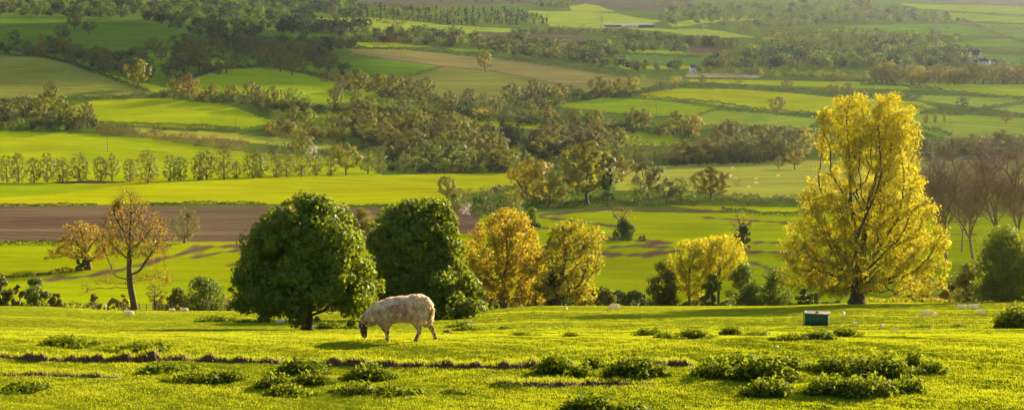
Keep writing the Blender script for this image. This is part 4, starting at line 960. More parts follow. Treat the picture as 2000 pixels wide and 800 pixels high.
hedge('dark hedge between bright field and ploughed field, near the half bare tree', [(285, 402), (400, 400), (520, 402)], 8, mat='dark')
hedge('dark hedge between the two chestnuts under the bright field', [(650, 405), (730, 406), (800, 404)], 7, mat='dark')
hedge('tall dark hedge closing the lower edge of the ploughed field', [(-20, 480), (40, 479), (100, 478), (170, 478)], 11, mat='dark', rag=.15)
hedge('low dark hedge strip below the ploughed field beside the thin olive tree', [(255, 486), (300, 486), (335, 485)], 8, mat='dark')
hedge('long dark hedge below the pale sheep pasture', [(1050, 408), (1150, 404), (1250, 403), (1350, 402), (1450, 405), (1560, 406)], 17, mat='dark', rag=.4)
hedge('dark hedge running toward the great tree under the sheep pasture', [(1410, 412), (1480, 420), (1560, 422)], 9, mat='dark')
hedge('ragged olive hedge right of the sheep pasture hedge', [(1400, 398), (1480, 397), (1580, 400)], 18, mat='hedge')
hedge('neat tall green hedge slanting down toward the brown wood', [(520, 266), (600, 280), (700, 296), (780, 310)], 14, mat='hedge', rag=.12)
hedge('straight dark hedge along the top of the cattle field', [(195, 246), (300, 249), (400, 252), (470, 258)], 10, mat='dark', rag=.12)
hedge('brown bushy hedge below the cattle field', [(190, 260), (250, 266), (300, 272), (360, 278), (420, 287), (480, 296)], 17, mat='hedgebrown', rag=.6)
hedge('dark hedge dropping beside the lime field toward the gold thicket', [(480, 206), (520, 222), (560, 240)], 13, mat='hedge')
hedge('dark hedge around the foot of the shaded olive field', [(-10, 200), (100, 198), (200, 194), (300, 190), (325, 186)], 8, mat='dark', rag=.5)
hedge('hedge curving down the right side of the shaded olive field', [(0, 110), (80, 112), (140, 126), (200, 148), (290, 182)], 6, mat='dark', rag=.5)
hedge('hedge in the shadow below the top field', [(-10, 100), (60, 102), (130, 106)], 9, mat='dark', rag=.6)
hedge('thin hedge dividing the green field from the tan one', [(690, 108), (760, 117), (860, 131), (960, 140), (1050, 157), (1120, 172)], 3, mat='hedgebrown', rag=.3)
hedge('thin hedge crossing from the wood to the olive field', [(790, 154), (830, 140), (870, 130)], 3, mat='hedge')
hedge('dark hedge above the tan field', [(680, 96), (780, 98), (860, 102), (960, 116)], 6, mat='dark', rag=.6)
hedge('dark hedge sloping below the gold shrubs at the tan field top', [(980, 116), (1060, 126), (1140, 138), (1230, 150)], 8, mat='dark', rag=.5)
hedge('hedge above the long green strip of the middle', [(560, 214), (660, 219), (760, 224), (860, 230), (1000, 237)], 8, mat='dark', rag=.5)
hedge('thick hedge with bushes at the far end of the green strip', [(1000, 240), (1100, 248), (1200, 256), (1290, 266)], 13, mat='dark', rag=.4)
hedge('thick dark hedge behind the brightest far field', [(1120, 192), (1200, 190), (1252, 184), (1340, 172), (1460, 174)], 11, mat='dark', rag=.5)
hedge('low dark hedge in front of the brightest far field', [(1255, 190), (1320, 196), (1400, 202), (1480, 216), (1600, 224)], 5, mat='dark', rag=.6)
hedge('short bushy hedge inside the far green field', [(1395, 217), (1440, 219), (1500, 225)], 10, mat='dark', rag=.6)
hedge('hedge along the far edge beyond the brightest field', [(1470, 176), (1540, 178), (1600, 183)], 8, mat='dark', rag=.5)
hedge('straight hedge in front of the sandy strip', [(1340, 156), (1500, 157), (1660, 160), (1750, 166)], 3.5, mat='dark', rag=.2)
hedge('dark hedge left of the great tree top', [(1670, 186), (1740, 192), (1800, 197)], 9, mat='dark', rag=.4)
hedge('hedge leading from the great tree to the frame edge', [(1775, 176), (1850, 182), (1950, 192), (2040, 200)], 7, mat='dark', rag=.3)
hedge('thin hedge under the long glowing tree line', [(1680, 166), (1740, 168), (1800, 172), (1840, 176)], 5, mat='dark', rag=.4)
hedge('bushy hedge above the pollards field', [(1770, 216), (1850, 222), (1950, 228), (2040, 234)], 11, mat='dark', rag=.5)
hedge('hedge slanting up on the right above the pale field', [(1890, 220), (1950, 212), (2000, 204), (2040, 200)], 8, mat='dark', rag=.4)
hedge('dark hedge slanting below the pollards', [(1775, 248), (1820, 258), (1860, 268)], 10, mat='dark', rag=.4)
hedge('hazy hedge across the upper right slope', [(1850, 46), (1920, 54), (2040, 60)], 5, mat='hedge', rag=.6)
hedge('hazy hedge across the upper right corner', [(1740, 18), (1850, 26), (2000, 34), (2040, 36)], 4, mat='hedge', rag=.6)
hedge('hazy slanting hedge by the pylon on the right slope', [(1880, 40), (1950, 70), (2030, 92)], 5, mat='hedge', rag=.6)
hedge('hazy hedge beside the pale lane', [(1880, 100), (1950, 98), (2040, 102)], 5, mat='hedge', rag=.6)
hedge('hazy hedge near the church like house', [(1910, 116), (1960, 130), (2040, 138)], 6, mat='hedge', rag=.6)
hedge('line of small bushes on the sunlit far slope', [(735, 44), (760, 46), (790, 49)], 5, mat='dark', rag=.9, gaps=.3)
hedge('dark rough hedge behind the meadow brow between golden oak and slim yellow tree', [(900, 606), (1000, 604), (1120, 604), (1260, 604)], 34, nearD=275, mat='dark', rag=.35, dens=3)
hedge('dark hedge behind the brow under the bushes by great tree', [(1260, 606), (1400, 606), (1560, 606), (1640, 604)], 16, nearD=278, mat='dark', rag=.5, dens=3)
hedge('shaded hedge bottom behind the two chestnuts', [(440, 612), (600, 614), (760, 614), (900, 610)], 26, nearD=282, mat='dark', rag=.3, dens=3)
hedge('brown bramble thicket low on the brow near the white post', [(95, 606), (140, 606), (190, 608)], 15, nearD=262, mat='hedgebrown', rag=.5)
hedge('yellow green rough hedge along the foot of the great tree', [(1690, 600), (1760, 599), (1850, 597), (1960, 596)], 9, nearD=248, mat='goldolive', rag=.6)
hedge('low olive scrub line beside the bronze gold oak', [(-10, 544), (60, 540), (110, 534), (160, 530)], 8, mat='hedgebrown', rag=.7)
hedge('dark overgrown bank between bare trees and sheep pasture', [(1810, 426), (1880, 424), (1960, 424), (2040, 424)], 14, mat='dark', rag=.5)

hedge('olive hedge filling the gap between half bare tree and round chestnut', [(300, 612), (380, 613), (470, 614)], 24, nearD=284, mat='hedge', rag=.6, dens=2.5)
hedge('low ragged hedge under the round bushes at the far left brow', [(-10, 606), (60, 606), (130, 606)], 17, nearD=272, mat='hedge', rag=.6, dens=2)
hedge('thin hedge splitting the far pale green field beside the pole', [(1362, 228), (1385, 220), (1405, 212)], 5, mat='hedge', rag=.5)
hedge('thin hedge on the lower edge of the far pale green field', [(1370, 252), (1480, 250), (1570, 256)], 7, mat='dark', rag=.6)
hedge('dark line of hedge above the blue green far field', [(1200, 106), (1290, 109), (1380, 114)], 5, mat='dark', rag=.6)
hedge('hedge above the first rounded hill field', [(380, 152), (430, 136), (520, 131), (600, 144), (700, 172), (745, 184)], 6, mat='dark', rag=.6)
hedge('hedge along the lower side of the shaded top field', [(250, 100), (330, 98), (440, 118)], 6, mat='dark', rag=.6)
hedge('hedge above the tan field by the red trees', [(680, 82), (780, 84), (880, 92)], 6, mat='dark', rag=.6)
# ------------------------------------------------------------------ sheep
def remesh(parts, voxel, name, smooth_it=2, disp=None):
    mb = MB()
    for p in parts: mb.add(*p)
    me = mb.mesh(name + '_raw', [])
    o = bpy.data.objects.new(name, me); COL.objects.link(o)
    md = o.modifiers.new('r', 'REMESH'); md.mode = 'VOXEL'; md.voxel_size = voxel
    if smooth_it:
        sm = o.modifiers.new('s', 'SMOOTH'); sm.iterations = smooth_it; sm.factor = .5
    dg = bpy.context.evaluated_depsgraph_get(); dg.update()
    m2 = bpy.data.meshes.new_from_object(o.evaluated_get(dg)); m2.name = name
    bpy.data.objects.remove(o); bpy.data.meshes.remove(me)
    m2.polygons.foreach_set("use_smooth", np.ones(len(m2.polygons), bool))
    if disp:
        co = np.zeros(len(m2.vertices) * 3, np.float32); m2.vertices.foreach_get('co', co); co = co.reshape(-1, 3)
        no = np.zeros(len(m2.vertices) * 3, np.float32); m2.vertices.foreach_get('normal', no); no = no.reshape(-1, 3)
        for amp, fr in disp:
            co += no * np.array([mnoise.noise(Vector(c * fr)) for c in co])[:, None] * amp
        m2.vertices.foreach_set('co', co.ravel()); m2.update()
    return m2
def vcol(me, fn):
    co = np.zeros(len(me.vertices) * 3, np.float32); me.vertices.foreach_get('co', co); co = co.reshape(-1, 3)
    c = fn(co); a_ = me.attributes.new('Col', 'FLOAT_COLOR', 'POINT')
    a_.data.foreach_set('color', np.concatenate([c, np.ones((len(c), 1))], 1).astype(np.float32).ravel())
U = .0094
def lp(px, py, y=0.): return ((px - 770) * U, y, (668 - py) * U)
def big_sheep():
    root = empty('sheep', near(772, 665) + [0, 0, .015]); root.rotation_euler.z = R(-4)
    tag(root, 'large shaggy cream sheep grazing with its dark face down, pink paint on back', 'sheep')
    torso = [(lp(838, 604), (.10, .13)), (lp(832, 602), (.17, .21)), (lp(818, 600), (.225, .245)), (lp(800, 602), (.25, .235)), (lp(780, 603), (.265, .22)),
             (lp(762, 605), (.255, .215)), (lp(745, 609), (.23, .20)), (lp(733, 614), (.19, .175)), (lp(722, 620), (.15, .14)), (lp(713, 627), (.11, .11)), (lp(708, 632), (.08, .08))]
    cs = np.array([t[0] for t in torso]); rd = [t[1] for t in torso]
    wool = loft(cs, rd, 24)
    core = loft(cs, [(max(.04, a_ - .05), max(.04, b_ - .055)) for a_, b_ in rd], 18)
    head = loft([lp(709, 627), lp(706, 634), lp(705.5, 642), lp(706, 650), (lp(707, 657)), lp(708.5, 662), lp(709, 664.5)], [(.05, .05), (.078, .085), (.075, .082), (.062, .068), (.052, .058), (.048, .05), (.02, .02)], 16)
    parts = [core, head]
    for s in (-1, 1):           # ears stick out sideways, drooping a little
        e0 = np.array(lp(710, 631, s * .06)); parts.append(loft([e0, e0 + [.02, s * .05, .005], e0 + [.035, s * .10, -.015], e0 + [.04, s * .135, -.035]], [(.012, .02), (.016, .034), (.014, .028), (.004, .006)], 8))
    def leg(pts, rr): parts.append(loft(pts, [(r_, r_ * 1.1) for r_ in rr], 10))
    n_, f_ = -.115, .115
    leg([lp(752, 628, n_), lp(755, 641, n_), lp(756, 650, n_), lp(755.5, 658, n_), lp(755, 662.5, n_), lp(753.5, 666, n_)], [.075, .05, .034, .028, .034, .036])
    leg([lp(741, 630, f_), lp(741, 640, f_), lp(745, 648, f_), lp(749.5, 656, f_), lp(752, 660.5, f_), lp(751.5, 663, f_)], [.075, .05, .034, .028, .033, .034])
    leg([lp(818, 615, n_), lp(815, 630, n_), lp(819, 642, n_), lp(820, 648, n_), lp(816.5, 657, n_), lp(813, 664, n_), lp(811, 667.5, n_)], [.14, .095, .05, .04, .031, .034, .036])
    leg([lp(828, 615, f_), lp(830, 630, f_), lp(839, 641, f_), lp(843, 647, f_), lp(846, 656, f_), lp(849.5, 663.5, f_), lp(849, 667.5, f_)], [.14, .095, .05, .04, .031, .034, .036])
    tail = loft([lp(838, 596), lp(842, 603), lp(843, 612), lp(842, 619)], [(.04, .04), (.045, .045), (.04, .04), (.015, .015)], 8)
    me = remesh(parts, .011, 'sheep_body', 2)
    def bc(co):
        c = np.tile(np.array([.30, .205, .13]), (len(co), 1))
        nz = np.array([mnoise.noise(Vector(p * 16)) for p in co]); n2 = np.array([mnoise.noise(Vector(p * 34 + [7, 3, 1])) for p in co])
        leg_ = co[:, 2] < .26
        c[leg_ & (nz > .12)] = (.10, .06, .035)
        c[co[:, 2] < .035] = (.03, .02, .015)
        hd = (co[:, 0] < -.52) & (co[:, 2] < .40)
        c[hd] = (.030, .020, .014)
        blaze = hd & (np.abs(co[:, 1]) < .028 + .015 * nz) & (co[:, 0] < -.62) & (co[:, 2] < .24); c[blaze] = (.34, .26, .19)
        c[hd & (n2 > .28)] = (.28, .2, .14)
        c[hd & (co[:, 2] < .055)] = (.05, .032, .028)
        return c
    vcol(me, bc); me.materials.append(attr_mat('sheep_skin', var=.15)); link('body', me, root)
    for s in (-1, 1):           # eyes
        eb = MB(); V, Q, tr = loft([np.array(lp(705, 640.5, s * .066)), np.array(lp(705, 640.5, s * .072)), np.array(lp(705, 640.5, s * .079))], [(.008, .008), (.012, .012), (.005, .005)], 8); eb.add(V, Q, tr)
        em = M.get('eye') or rough_mat('eye', (.01, .008, .005), (.02, .015, .01), 4, .15, 0); M['eye'] = em
        eb.build('eye', [em], root)
    fl = remesh([wool, tail, loft([lp(820, 612, n_), lp(819, 626, n_), lp(820, 632, n_)], [(.12, .15), (.10, .12), (.045, .055)], 12),
                 loft([lp(828, 612, f_), lp(832, 626, f_), lp(836, 636, f_)], [(.12, .15), (.10, .12), (.05, .06)], 12),
                 loft([lp(750, 618, n_), lp(753, 630, n_), lp(755, 638, n_)], [(.11, .13), (.085, .1), (.045, .05)], 12),
                 loft([lp(742, 618, f_), lp(742, 630, f_), lp(742, 638, f_)], [(.11, .13), (.085, .1), (.045, .05)], 12)], .014, 'sheep_fleece', 3, [(.018, 6), (.014, 17)])
    # shaggy locks over the fleece
    co = np.zeros(len(fl.vertices) * 3, np.float32); fl.vertices.foreach_get('co', co); co = co.reshape(-1, 3).astype(float)
    no = np.zeros(len(fl.vertices) * 3, np.float32); fl.vertices.foreach_get('normal', no); no = no.reshape(-1, 3).astype(float)
    idx = rng.integers(0, len(co), 14000); Pn, Nn = co[idx] + rng.normal(0, .004, (14000, 3)), no[idx]
    ln = rng.uniform(.04, .08, 14000)[:, None] * np.where(Nn[:, 2:3] > .5, .6, 1.) * np.where(Pn[:, 2:3] < .4, .8, 1)
    clump = np.array([[mnoise.noise(Vector(p * 11)), mnoise.noise(Vector(p * 11 + [9, 2, 4]))] for p in Pn])
    d1 = unit(Nn * .55 + np.array([0, 0, -1.]) + np.stack([clump[:, 0], clump[:, 1] * .3, 0 * clump[:, 0]], 1) * .8 + rng.normal(0, .18, (14000, 3)))
    d2 = unit(d1 + np.array([0, 0, -.7]) + rng.normal(0, .2, (14000, 3)))
    P1 = Pn + d1 * ln * .55; P2 = P1 + d2 * ln * .5
    Va, Qa = tube_edges(Pn, P1, np.full(14000, .0075), np.full(14000, .0065), 3); Vb, Qb = tube_edges(P1, P2, np.full(14000, .0065), np.full(14000, .001), 3)
    def fc(c3):
        n1 = np.array([mnoise.noise(Vector(p * 9)) for p in c3]); n2 = np.array([mnoise.noise(Vector(p * 40)) for p in c3])
        c = np.array([.92, .67, .44]) * (1 + .22 * n1[:, None] + .25 * n2[:, None])
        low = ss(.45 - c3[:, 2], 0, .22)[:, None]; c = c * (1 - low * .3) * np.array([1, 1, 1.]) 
        m_ = (np.hypot((c3[:, 0] - .10) / .20, (c3[:, 2] - .66) / .085) + .55 * n1 < 1) & (c3[:, 1] < .02)
        m2 = (np.hypot((c3[:, 0] - .24) / .05, (c3[:, 2] - .62) / .08) + .4 * n1 < 1) & (c3[:, 1] < .02)
        mk = (m_ | m2) & (n2 + .6 * n1 > -.12); c[mk] = c[mk] * .28 + np.array([.50, .15, .17]) * .72 * (1 + .35 * n2[mk, None])
        return np.clip(c, .02, .9)
    wm = attr_mat('wool', var=.2, scale=40, trans=.42)
    ca = fc(co); base = len(co)
    fl_q = fl
    vcol(fl, fc); fl.materials.append(wm); fo = link('fleece', fl, root)
    cl = fc(Pn) * np.clip(1 + .45 * clump[:, :1], .6, 1.4) * rng.uniform(.65, 1.25, (14000, 1)); cl6 = np.repeat(cl, 6, 0)
    lk = mk_mesh('wool_locks', np.concatenate([Va, Vb]), np.concatenate([Qa, Qb + len(Va)]), None, [wm], attrs={'Col': np.concatenate([cl6, cl6])})
    link('wool_locks', lk, fo)
    return root
big_sheep()

# small sheep far down the meadow: three poses, copied
def sheep_mesh(pose):
    L_, wool_, skin_ = [], [], []
    if pose == 'lying':
        parts = [loft([(.55, 0, .25), (.45, 0, .29), (.15, 0, .32), (-.2, 0, .32), (-.42, 0, .3), (-.5, 0, .26)], [(.12, .1), (.24, .24), (.28, .28), (.26, .26), (.18, .2), (.08, .08)], 14),
                 loft([(-.38, 0, .38), (-.5, 0, .55), (-.56, 0, .62)], [(.14, .14), (.11, .11), (.08, .08)], 10),
                 loft([(-.52, 0, .64), (-.62, 0, .60), (-.72, 0, .53), (-.77, 0, .50)], [(.075, .075), (.075, .075), (.055, .055), (.03, .03)], 10)]
        head = lambda co: (co[:, 0] < -.56) & (co[:, 2] > .4)
    else:
        parts = [loft([(.56, 0, .6), (.5, 0, .62), (.2, 0, .64), (-.15, 0, .64), (-.4, 0, .62), (-.5, 0, .6)], [(.1, .1), (.21, .23), (.25, .26), (.24, .25), (.18, .2), (.08, .08)], 14)]
        for sx, sy in ((.42, .13), (.46, -.13), (-.34, .12), (-.30, -.12)):
            parts.append(loft([(sx, sy, .5), (sx + .02, sy, .3), (sx, sy, .02), (sx, sy, 0)], [(.09, .1), (.045, .045), (.034, .034), (.03, .03)], 8))
        if pose == 'grazing':
            parts += [loft([(-.4, 0, .6), (-.58, 0, .42), (-.66, 0, .3)], [(.15, .16), (.11, .11), (.08, .08)], 10), loft([(-.64, 0, .34), (-.68, 0, .22), (-.7, 0, .08), (-.7, 0, .04)], [(.07, .07), (.075, .08), (.05, .05), (.03, .03)], 10)]
            head = lambda co: (co[:, 0] < -.6) & (co[:, 2] < .33)
        else:
            parts += [loft([(-.4, 0, .66), (-.54, 0, .82), (-.58, 0, .92)], [(.14, .15), (.10, .10), (.08, .08)], 10), loft([(-.54, 0, .94), (-.64, 0, .91), (-.75, 0, .83), (-.79, 0, .80)], [(.07, .07), (.075, .075), (.05, .05), (.03, .03)], 10)]
            head = lambda co: (co[:, 0] < -.6) & (co[:, 2] > .75)
    hx = parts[-1][0].mean(0)
    for s in (-1, 1): 
        e0 = np.array([hx[0] + .06, s * .06, hx[2] + .04]); parts.append(loft([e0, e0 + [.01, s * .07, 0], e0 + [.015, s * .13, -.02]], [(.01, .02), (.014, .03), (.004, .006)], 6))
    me = remesh(parts, .028, 'small_sheep', 1, [(.03, 8)])
    return me, head
SM = {}
wm2 = attr_mat('wool_far', var=.15, scale=8, trans=.15)
for ps in ('lying', 'grazing', 'standing'):
    me, hd = sheep_mesh(ps)
    for tone, wc, fcx in (('cream', (.70, .58, .43), (.34, .25, .18)), ('dark', (.07, .03, .018), (.035, .018, .012))):
        m2 = me.copy()
        def f(co, wc=wc, fcx=fcx):
            c = np.tile(np.array(wc), (len(co), 1)); c[hd(co)] = fcx
            if ps != 'lying': c[co[:, 2] < .34] = fcx
            return c
        vcol(m2, f); m2.materials.append(wm2); SM[ps, tone] = m2
def small_sheep(x, y, pose, rz, s, label, tone='cream', far=False, group='sheep resting and grazing across the meadow', cat='sheep', name='sheep'):
    loc = solve(x, y) if far else near(x, y)
    if not far: s = s * 20 * loc[1] / F / 1.2
    o = link(name, SM[pose, tone], None, loc - [0, 0, .02]); o.rotation_euler.z = R(rz); o.scale = (s,) * 3
    return tag(o, label, cat, group)
for x, y, ps, rz, s, lab in [
    (1647, 620, 'standing', 75, .85, 'sheep standing with its rump to the viewer just behind the trailer'),
    (1671, 636, 'standing', 120, .62, 'lamb beside the nettles at the trailer corner'),
    (1723, 641, 'grazing', 60, .62, 'lamb grazing by itself between trailer nettles and thistle patch'),
    (1750, 644, 'lying', 10, .55, 'lamb lying flat on the grass past the trailer nettles'),
    (1808, 619, 'grazing', 25, .98, 'larger sheep of the grazing pair on the bright slope'),
    (1825, 619, 'grazing', 60, .72, 'smaller sheep of the grazing pair on the bright slope'),
    (1879, 603, 'lying', 0, 1.0, 'sheep lying first in the line near the brow'),
    (1903, 604, 'lying', 200, 1.15, 'sheep lying broadside on the brow near the corner bush'),
    (1916, 614, 'lying', 160, .9, 'sheep lying below the brow line, closest to corner bush'),
    (1951, 616, 'lying', 20, .6, 'pale lamb half hidden at the edge of the corner bush'),
    (1199, 608, 'grazing', 0, 1.1, 'single sheep walking in the open below the gap in the trees'),
    (1106, 608, 'standing', 80, .6, 'tiny lamb seen end on in the middle of the brow'),
    (252, 616, 'lying', 0, 1.0, 'sheep lying under the half bare tree'),
    (336, 608, 'lying', 40, .7, 'pale lamb near the leaning green bush, nearer the sapling'),
    (360, 608, 'lying', 0, .8, 'pale lamb lying below the leaning green bush'),
    (549, 631, 'lying', 180, .95, 'pale sheep lying in the shade left of the chestnut trunk'),
    (916, 629, 'lying', 0, .5, 'small pale lamb lying among weeds behind the grazing sheep')]:
    small_sheep(x, y, ps, rz, s, lab)
small_sheep(582, 634, 'lying', 0, .95, 'dark brown sheep lying against the chestnut trunk', 'dark')
for x, y, rz in [(1346, 324, 0), (1430, 330, 30), (1455, 322, 80), (1476, 352, 0), (1477, 360, 150), (1437, 350, 200), (1462, 368, 20), (1520, 345, 0), (1400, 348, 10)]:
    small_sheep(x, y, 'grazing', rz, 1.2, 'tiny sheep dotted over the pale distant pasture', far=True, group='tiny sheep in the pale pasture')
small_sheep(300, 260, 'grazing', 20, 2.0, 'black cow grazing in the pale strip behind brown hedge', 'dark', True, 'cattle in the pale strip', 'cow', 'cow')
small_sheep(321, 256, 'standing', 190, 1.8, 'dark cow standing farther up the pale strip', 'dark', True, 'cattle in the pale strip', 'cow', 'cow')
small_sheep(304, 264, 'lying', 10, 1.8, 'dark cow lying low beside the grazing cow', 'dark', True, 'cattle in the pale strip', 'cow', 'cow')

# ------------------------------------------------------------------ trailer, fence, posts, bird
def plain_mat(name, c, rough=.6, c2=None, scale=6.):
    return rough_mat(name, c, c2 or tuple(v * 1.25 for v in c), scale, rough, .05)
def trailer():
    loc = near(1595, 636); D = loc[1]; k = D / F
    root = empty('stock_trailer', loc, R(-14)); tag(root, 'dark green box trailer with pale wooden rim standing among nettles', 'trailer')
    W, H, Lg = 46 * k, 24 * k, 26 * k; z0 = 2.5 * k
    gm = plain_mat('green_paint', (.012, .058, .026), .8, (.02, .076, .036)); wd = M['pale_wood'] = rough_mat('pale_wood', (.14, .09, .05), (.24, .16, .09), 8, .8, .2)
    bk = plain_mat('rubber', (.012, .012, .012), .9); st = plain_mat('steel', (.05, .045, .04), .5)
    b = MB(); b.box((0, 0, z0 + H/2), (W, Lg, H)); 
    b.build('box_body', [gm], root)
    b = MB()
    for i in range(5): b.box((-W/2 + W * (i + .5) / 5, -Lg/2 - .012, z0 + H/2), (.035, .022, H * .94))
    b.build('panel_ribs', [gm], root)
    r = MB(); t = .025
    r.box((0, -Lg/2 - .02, z0 + H + t/2), (W + .1, .09, t * 1.6)); r.box((0, Lg/2 + .02, z0 + H + t/2), (W + .1, .09, t * 1.6))
    r.box((-W/2 - .02, 0, z0 + H + t/2), (.09, Lg - .06, t * 1.6)); r.box((W/2 + .02, 0, z0 + H + t/2), (.09, Lg - .06, t * 1.6)); 
    r.box((W/2 + .022, -Lg/2 - .02, z0 + H/2), (.08, .08, H - .01))
    r.build('wooden_rim', [wd], root)
    lid = MB(); V = [(-W/2 - .0, -Lg/2, z0 + H + .02), (W/2, -Lg/2, z0 + H + .02), (W/2, Lg/2, z0 + H + .02), (-W/2, Lg/2, z0 + H + .02), (-W/2 + .1, 0, z0 + H + .07), (W/2 - .1, 0, z0 + H + .07)]
    lid.add(V, [[0, 1, 5, 4], [2, 3, 4, 5]], [[1, 2, 5], [3, 0, 4]]); lid.build('roof', [plain_mat('roof_sheet', (.10, .09, .06), .9)], root)
    hn = MB(); hn.box((.05, -.1, z0 + H + .09), (.22, .08, .05)); hn.build('roof_handle', [st], root)
    p = MB(); p.box((-W/2 - .07, -Lg/2 + .05, z0 + H * .45), (.06, .06, H * 1.25)); p.build('corner_post', [M['wood']], root)
    for s in (-1, 1):
        wh = MB(); c = (-W * .1, s * (Lg/2 - .1), .22)
        wh.tube((c[0], c[1] - .09, c[2]), (c[0], c[1] + .09, c[2]), .24, .24, 20); w = wh.build('wheel', [bk], root)
        rm = MB(); rm.tube((c[0], c[1] - .1, c[2]), (c[0], c[1] + .1, c[2]), .11, .11, 14); rm.build('rim', [st], w)
    ax = MB(); ax.tube((-W * .1, -Lg/2 + .08, .30), (-W * .1, Lg/2 - .12, .30), .04, .04, 8); ax.build('axle', [st], root)
    dbm = MB(); dbm.box((W * .5 + .45, 0, z0 * .8), (.95, .08, .08)); dbm.tube((W*.5 + .88, 0, 0), (W*.5 + .88, 0, z0), .03, .03, 8); dbm.build('drawbar', [st], root)
trailer()
def fence(label, x0, x1, y, D, n, hgt=1.15, rails=3):
    p0, p1 = at(x0, D, y), at(x1, D, y); root = empty('wooden_fence', p0); tag(root, label, 'fence'); d = p1 - p0
    pts = [np.array([p0[0] + d[0] * i / n, p0[1] + d[1] * i / n, 0]) for i in range(n + 1)]
    for p in pts: p[2] = float(height(p[0], p[1]))
    for p in pts:
        q = p - p0; b = MB(); b.box(q + [0, 0, hgt/2 - .15], (.12, .12, hgt + .3)); b.build('post', [M['wood']], root)
    for j in range(rails):
        b = MB()
        for a_, c_ in zip(pts[:-1], pts[1:]):
            b.tube(a_ - p0 + [0, -.08, hgt * (.35 + .28 * j)], c_ - p0 + [0, -.08, hgt * (.35 + .28 * j)], .045, .045, 6)
        b.build('rail', [M['wood']], root)
fence('brown post and rail fence behind the sapling on the brow', 232, 340, 600, 263, 8, 1.2)
fence('short dark post and rail fence behind the round chestnut trunk', 640, 740, 612, 258, 6, 1.3)
def post(name, label, x, y, D, h, r, mat, loc=None, cat='post', group=None, arm=False):
    loc = at(x, D, y) if loc is None else loc
    b = MB(); b.tube((0, 0, -.2), (0, 0, h), r, r * .85, 8)
    if arm: b.box((0, 0, h * .93), (1.4, .1, .1)); b.box((0, 0, h * .82), (.9, .08, .08))
    o = b.build(name, [mat], None, loc); tag(o, label, cat, group)
post('marker_post', 'short white marker post standing in front of the bramble thicket', 207, 606, 252, 1.0, .09, plain_mat('white_paint', (.75, .72, .66)))
for x, y, h, lab in [(210, 297, 9, 'wooden power pole alone on the lime slope above the tree row'), (227, 80, 8, 'pole in the shaded top field'), (1282, 226, 8, 'pole inside the far green field above the hedgerow'), (460, 252, 7, 'pole at the end of the straight dark hedge')]:
    post('power_pole', lab, x, y, 0, h, .16, M['wood'], solve(x, y), 'pole', 'power poles in the valley', True)
def pylon(label, x, y, hpx):
    loc = solve(x, y); H = hpx * loc[1] / F; root = empty('pylon', loc); tag(root, label, 'pylon', 'pylons on the far slopes'); sm_ = M.get('galv') or plain_mat('galvanised', (.12, .12, .12), .8); M['galv'] = sm_
    b = MB(); w = H * .11; tw = H * .02; lv = np.linspace(0, 1, 8)
    cor = lambda t, i: np.array([(-1, 1, 1, -1)[i] * (w + (tw - w) * min(1, t * 1.25)), (-1, -1, 1, 1)[i] * (w + (tw - w) * min(1, t * 1.25)), t * H])
    for i in range(4):
        for t0, t1 in zip(lv[:-1], lv[1:]):
            b.tube(cor(t0, i), cor(t1, i), .06, .06, 4, False); b.tube(cor(t0, i), cor(t1, (i + 1) % 4), .04, .06, 4, False); b.tube(cor(t0, (i + 1) % 4), cor(t1, i), .06, .06, 4, False)
    b.build('lattice_tower', [sm_], root)
    for t in (.7, .82, .94):
        c = MB(); a_ = H * .13; c.tube((-a_, 0, t * H), (a_, 0, t * H), .1, .1, 4); c.tube((-a_, 0, t * H), (0, 0, (t + .04) * H), .06, .06, 4); c.tube((a_, 0, t * H), (0, 0, (t + .04) * H), .06, .06, 4); c.build('cross_arm', [sm_], root)
pylon('thin steel lattice pylon on the green slope left of the farm sheds', 1175, 62, 30); pylon('tall lattice pylon before the wooded belt on the hazy right slope', 1829, 84, 52)
def bird():
    a_, t_, D = float(A(565, 168)), float(T(168)), 420.; b = MB()
    V, Q, tr = loft([(-.22, 0, 0), (-.12, 0, 0), (.02, 0, .01), (.14, 0, 0), (.3, 0, -.01)], [(.02, .02), (.05, .05), (.07, .07), (.05, .04), (.05, .01)], 8); b.add(V, Q, tr)
    root = b.build('bird', [plain_mat('black_feather', (.012, .012, .014))], None, (a_ * D, D, CAMZ + t_ * D)); tag(root, 'dark bird flying over the rounded hill field', 'bird')
    for s in (-1, 1):
        w = MB(); p = np.array([(-.08, s * .05, .02), (.10, s * .05, .02), (.08, s * .35, .18), (-.06, s * .33, .19), (.10, s * .7, .26), (.0, s * .68, .27)]); w.add(np.concatenate([p, p - [0, 0, .015]]), [[0, 1, 2, 3], [3, 2, 4, 5], [7, 6, 9, 8], [8, 9, 10, 11][::-1]]); w.build('wing', root.data.materials[:], root)
    root.rotation_euler.z = R(70); root.scale = (1.5,) * 3
bird()

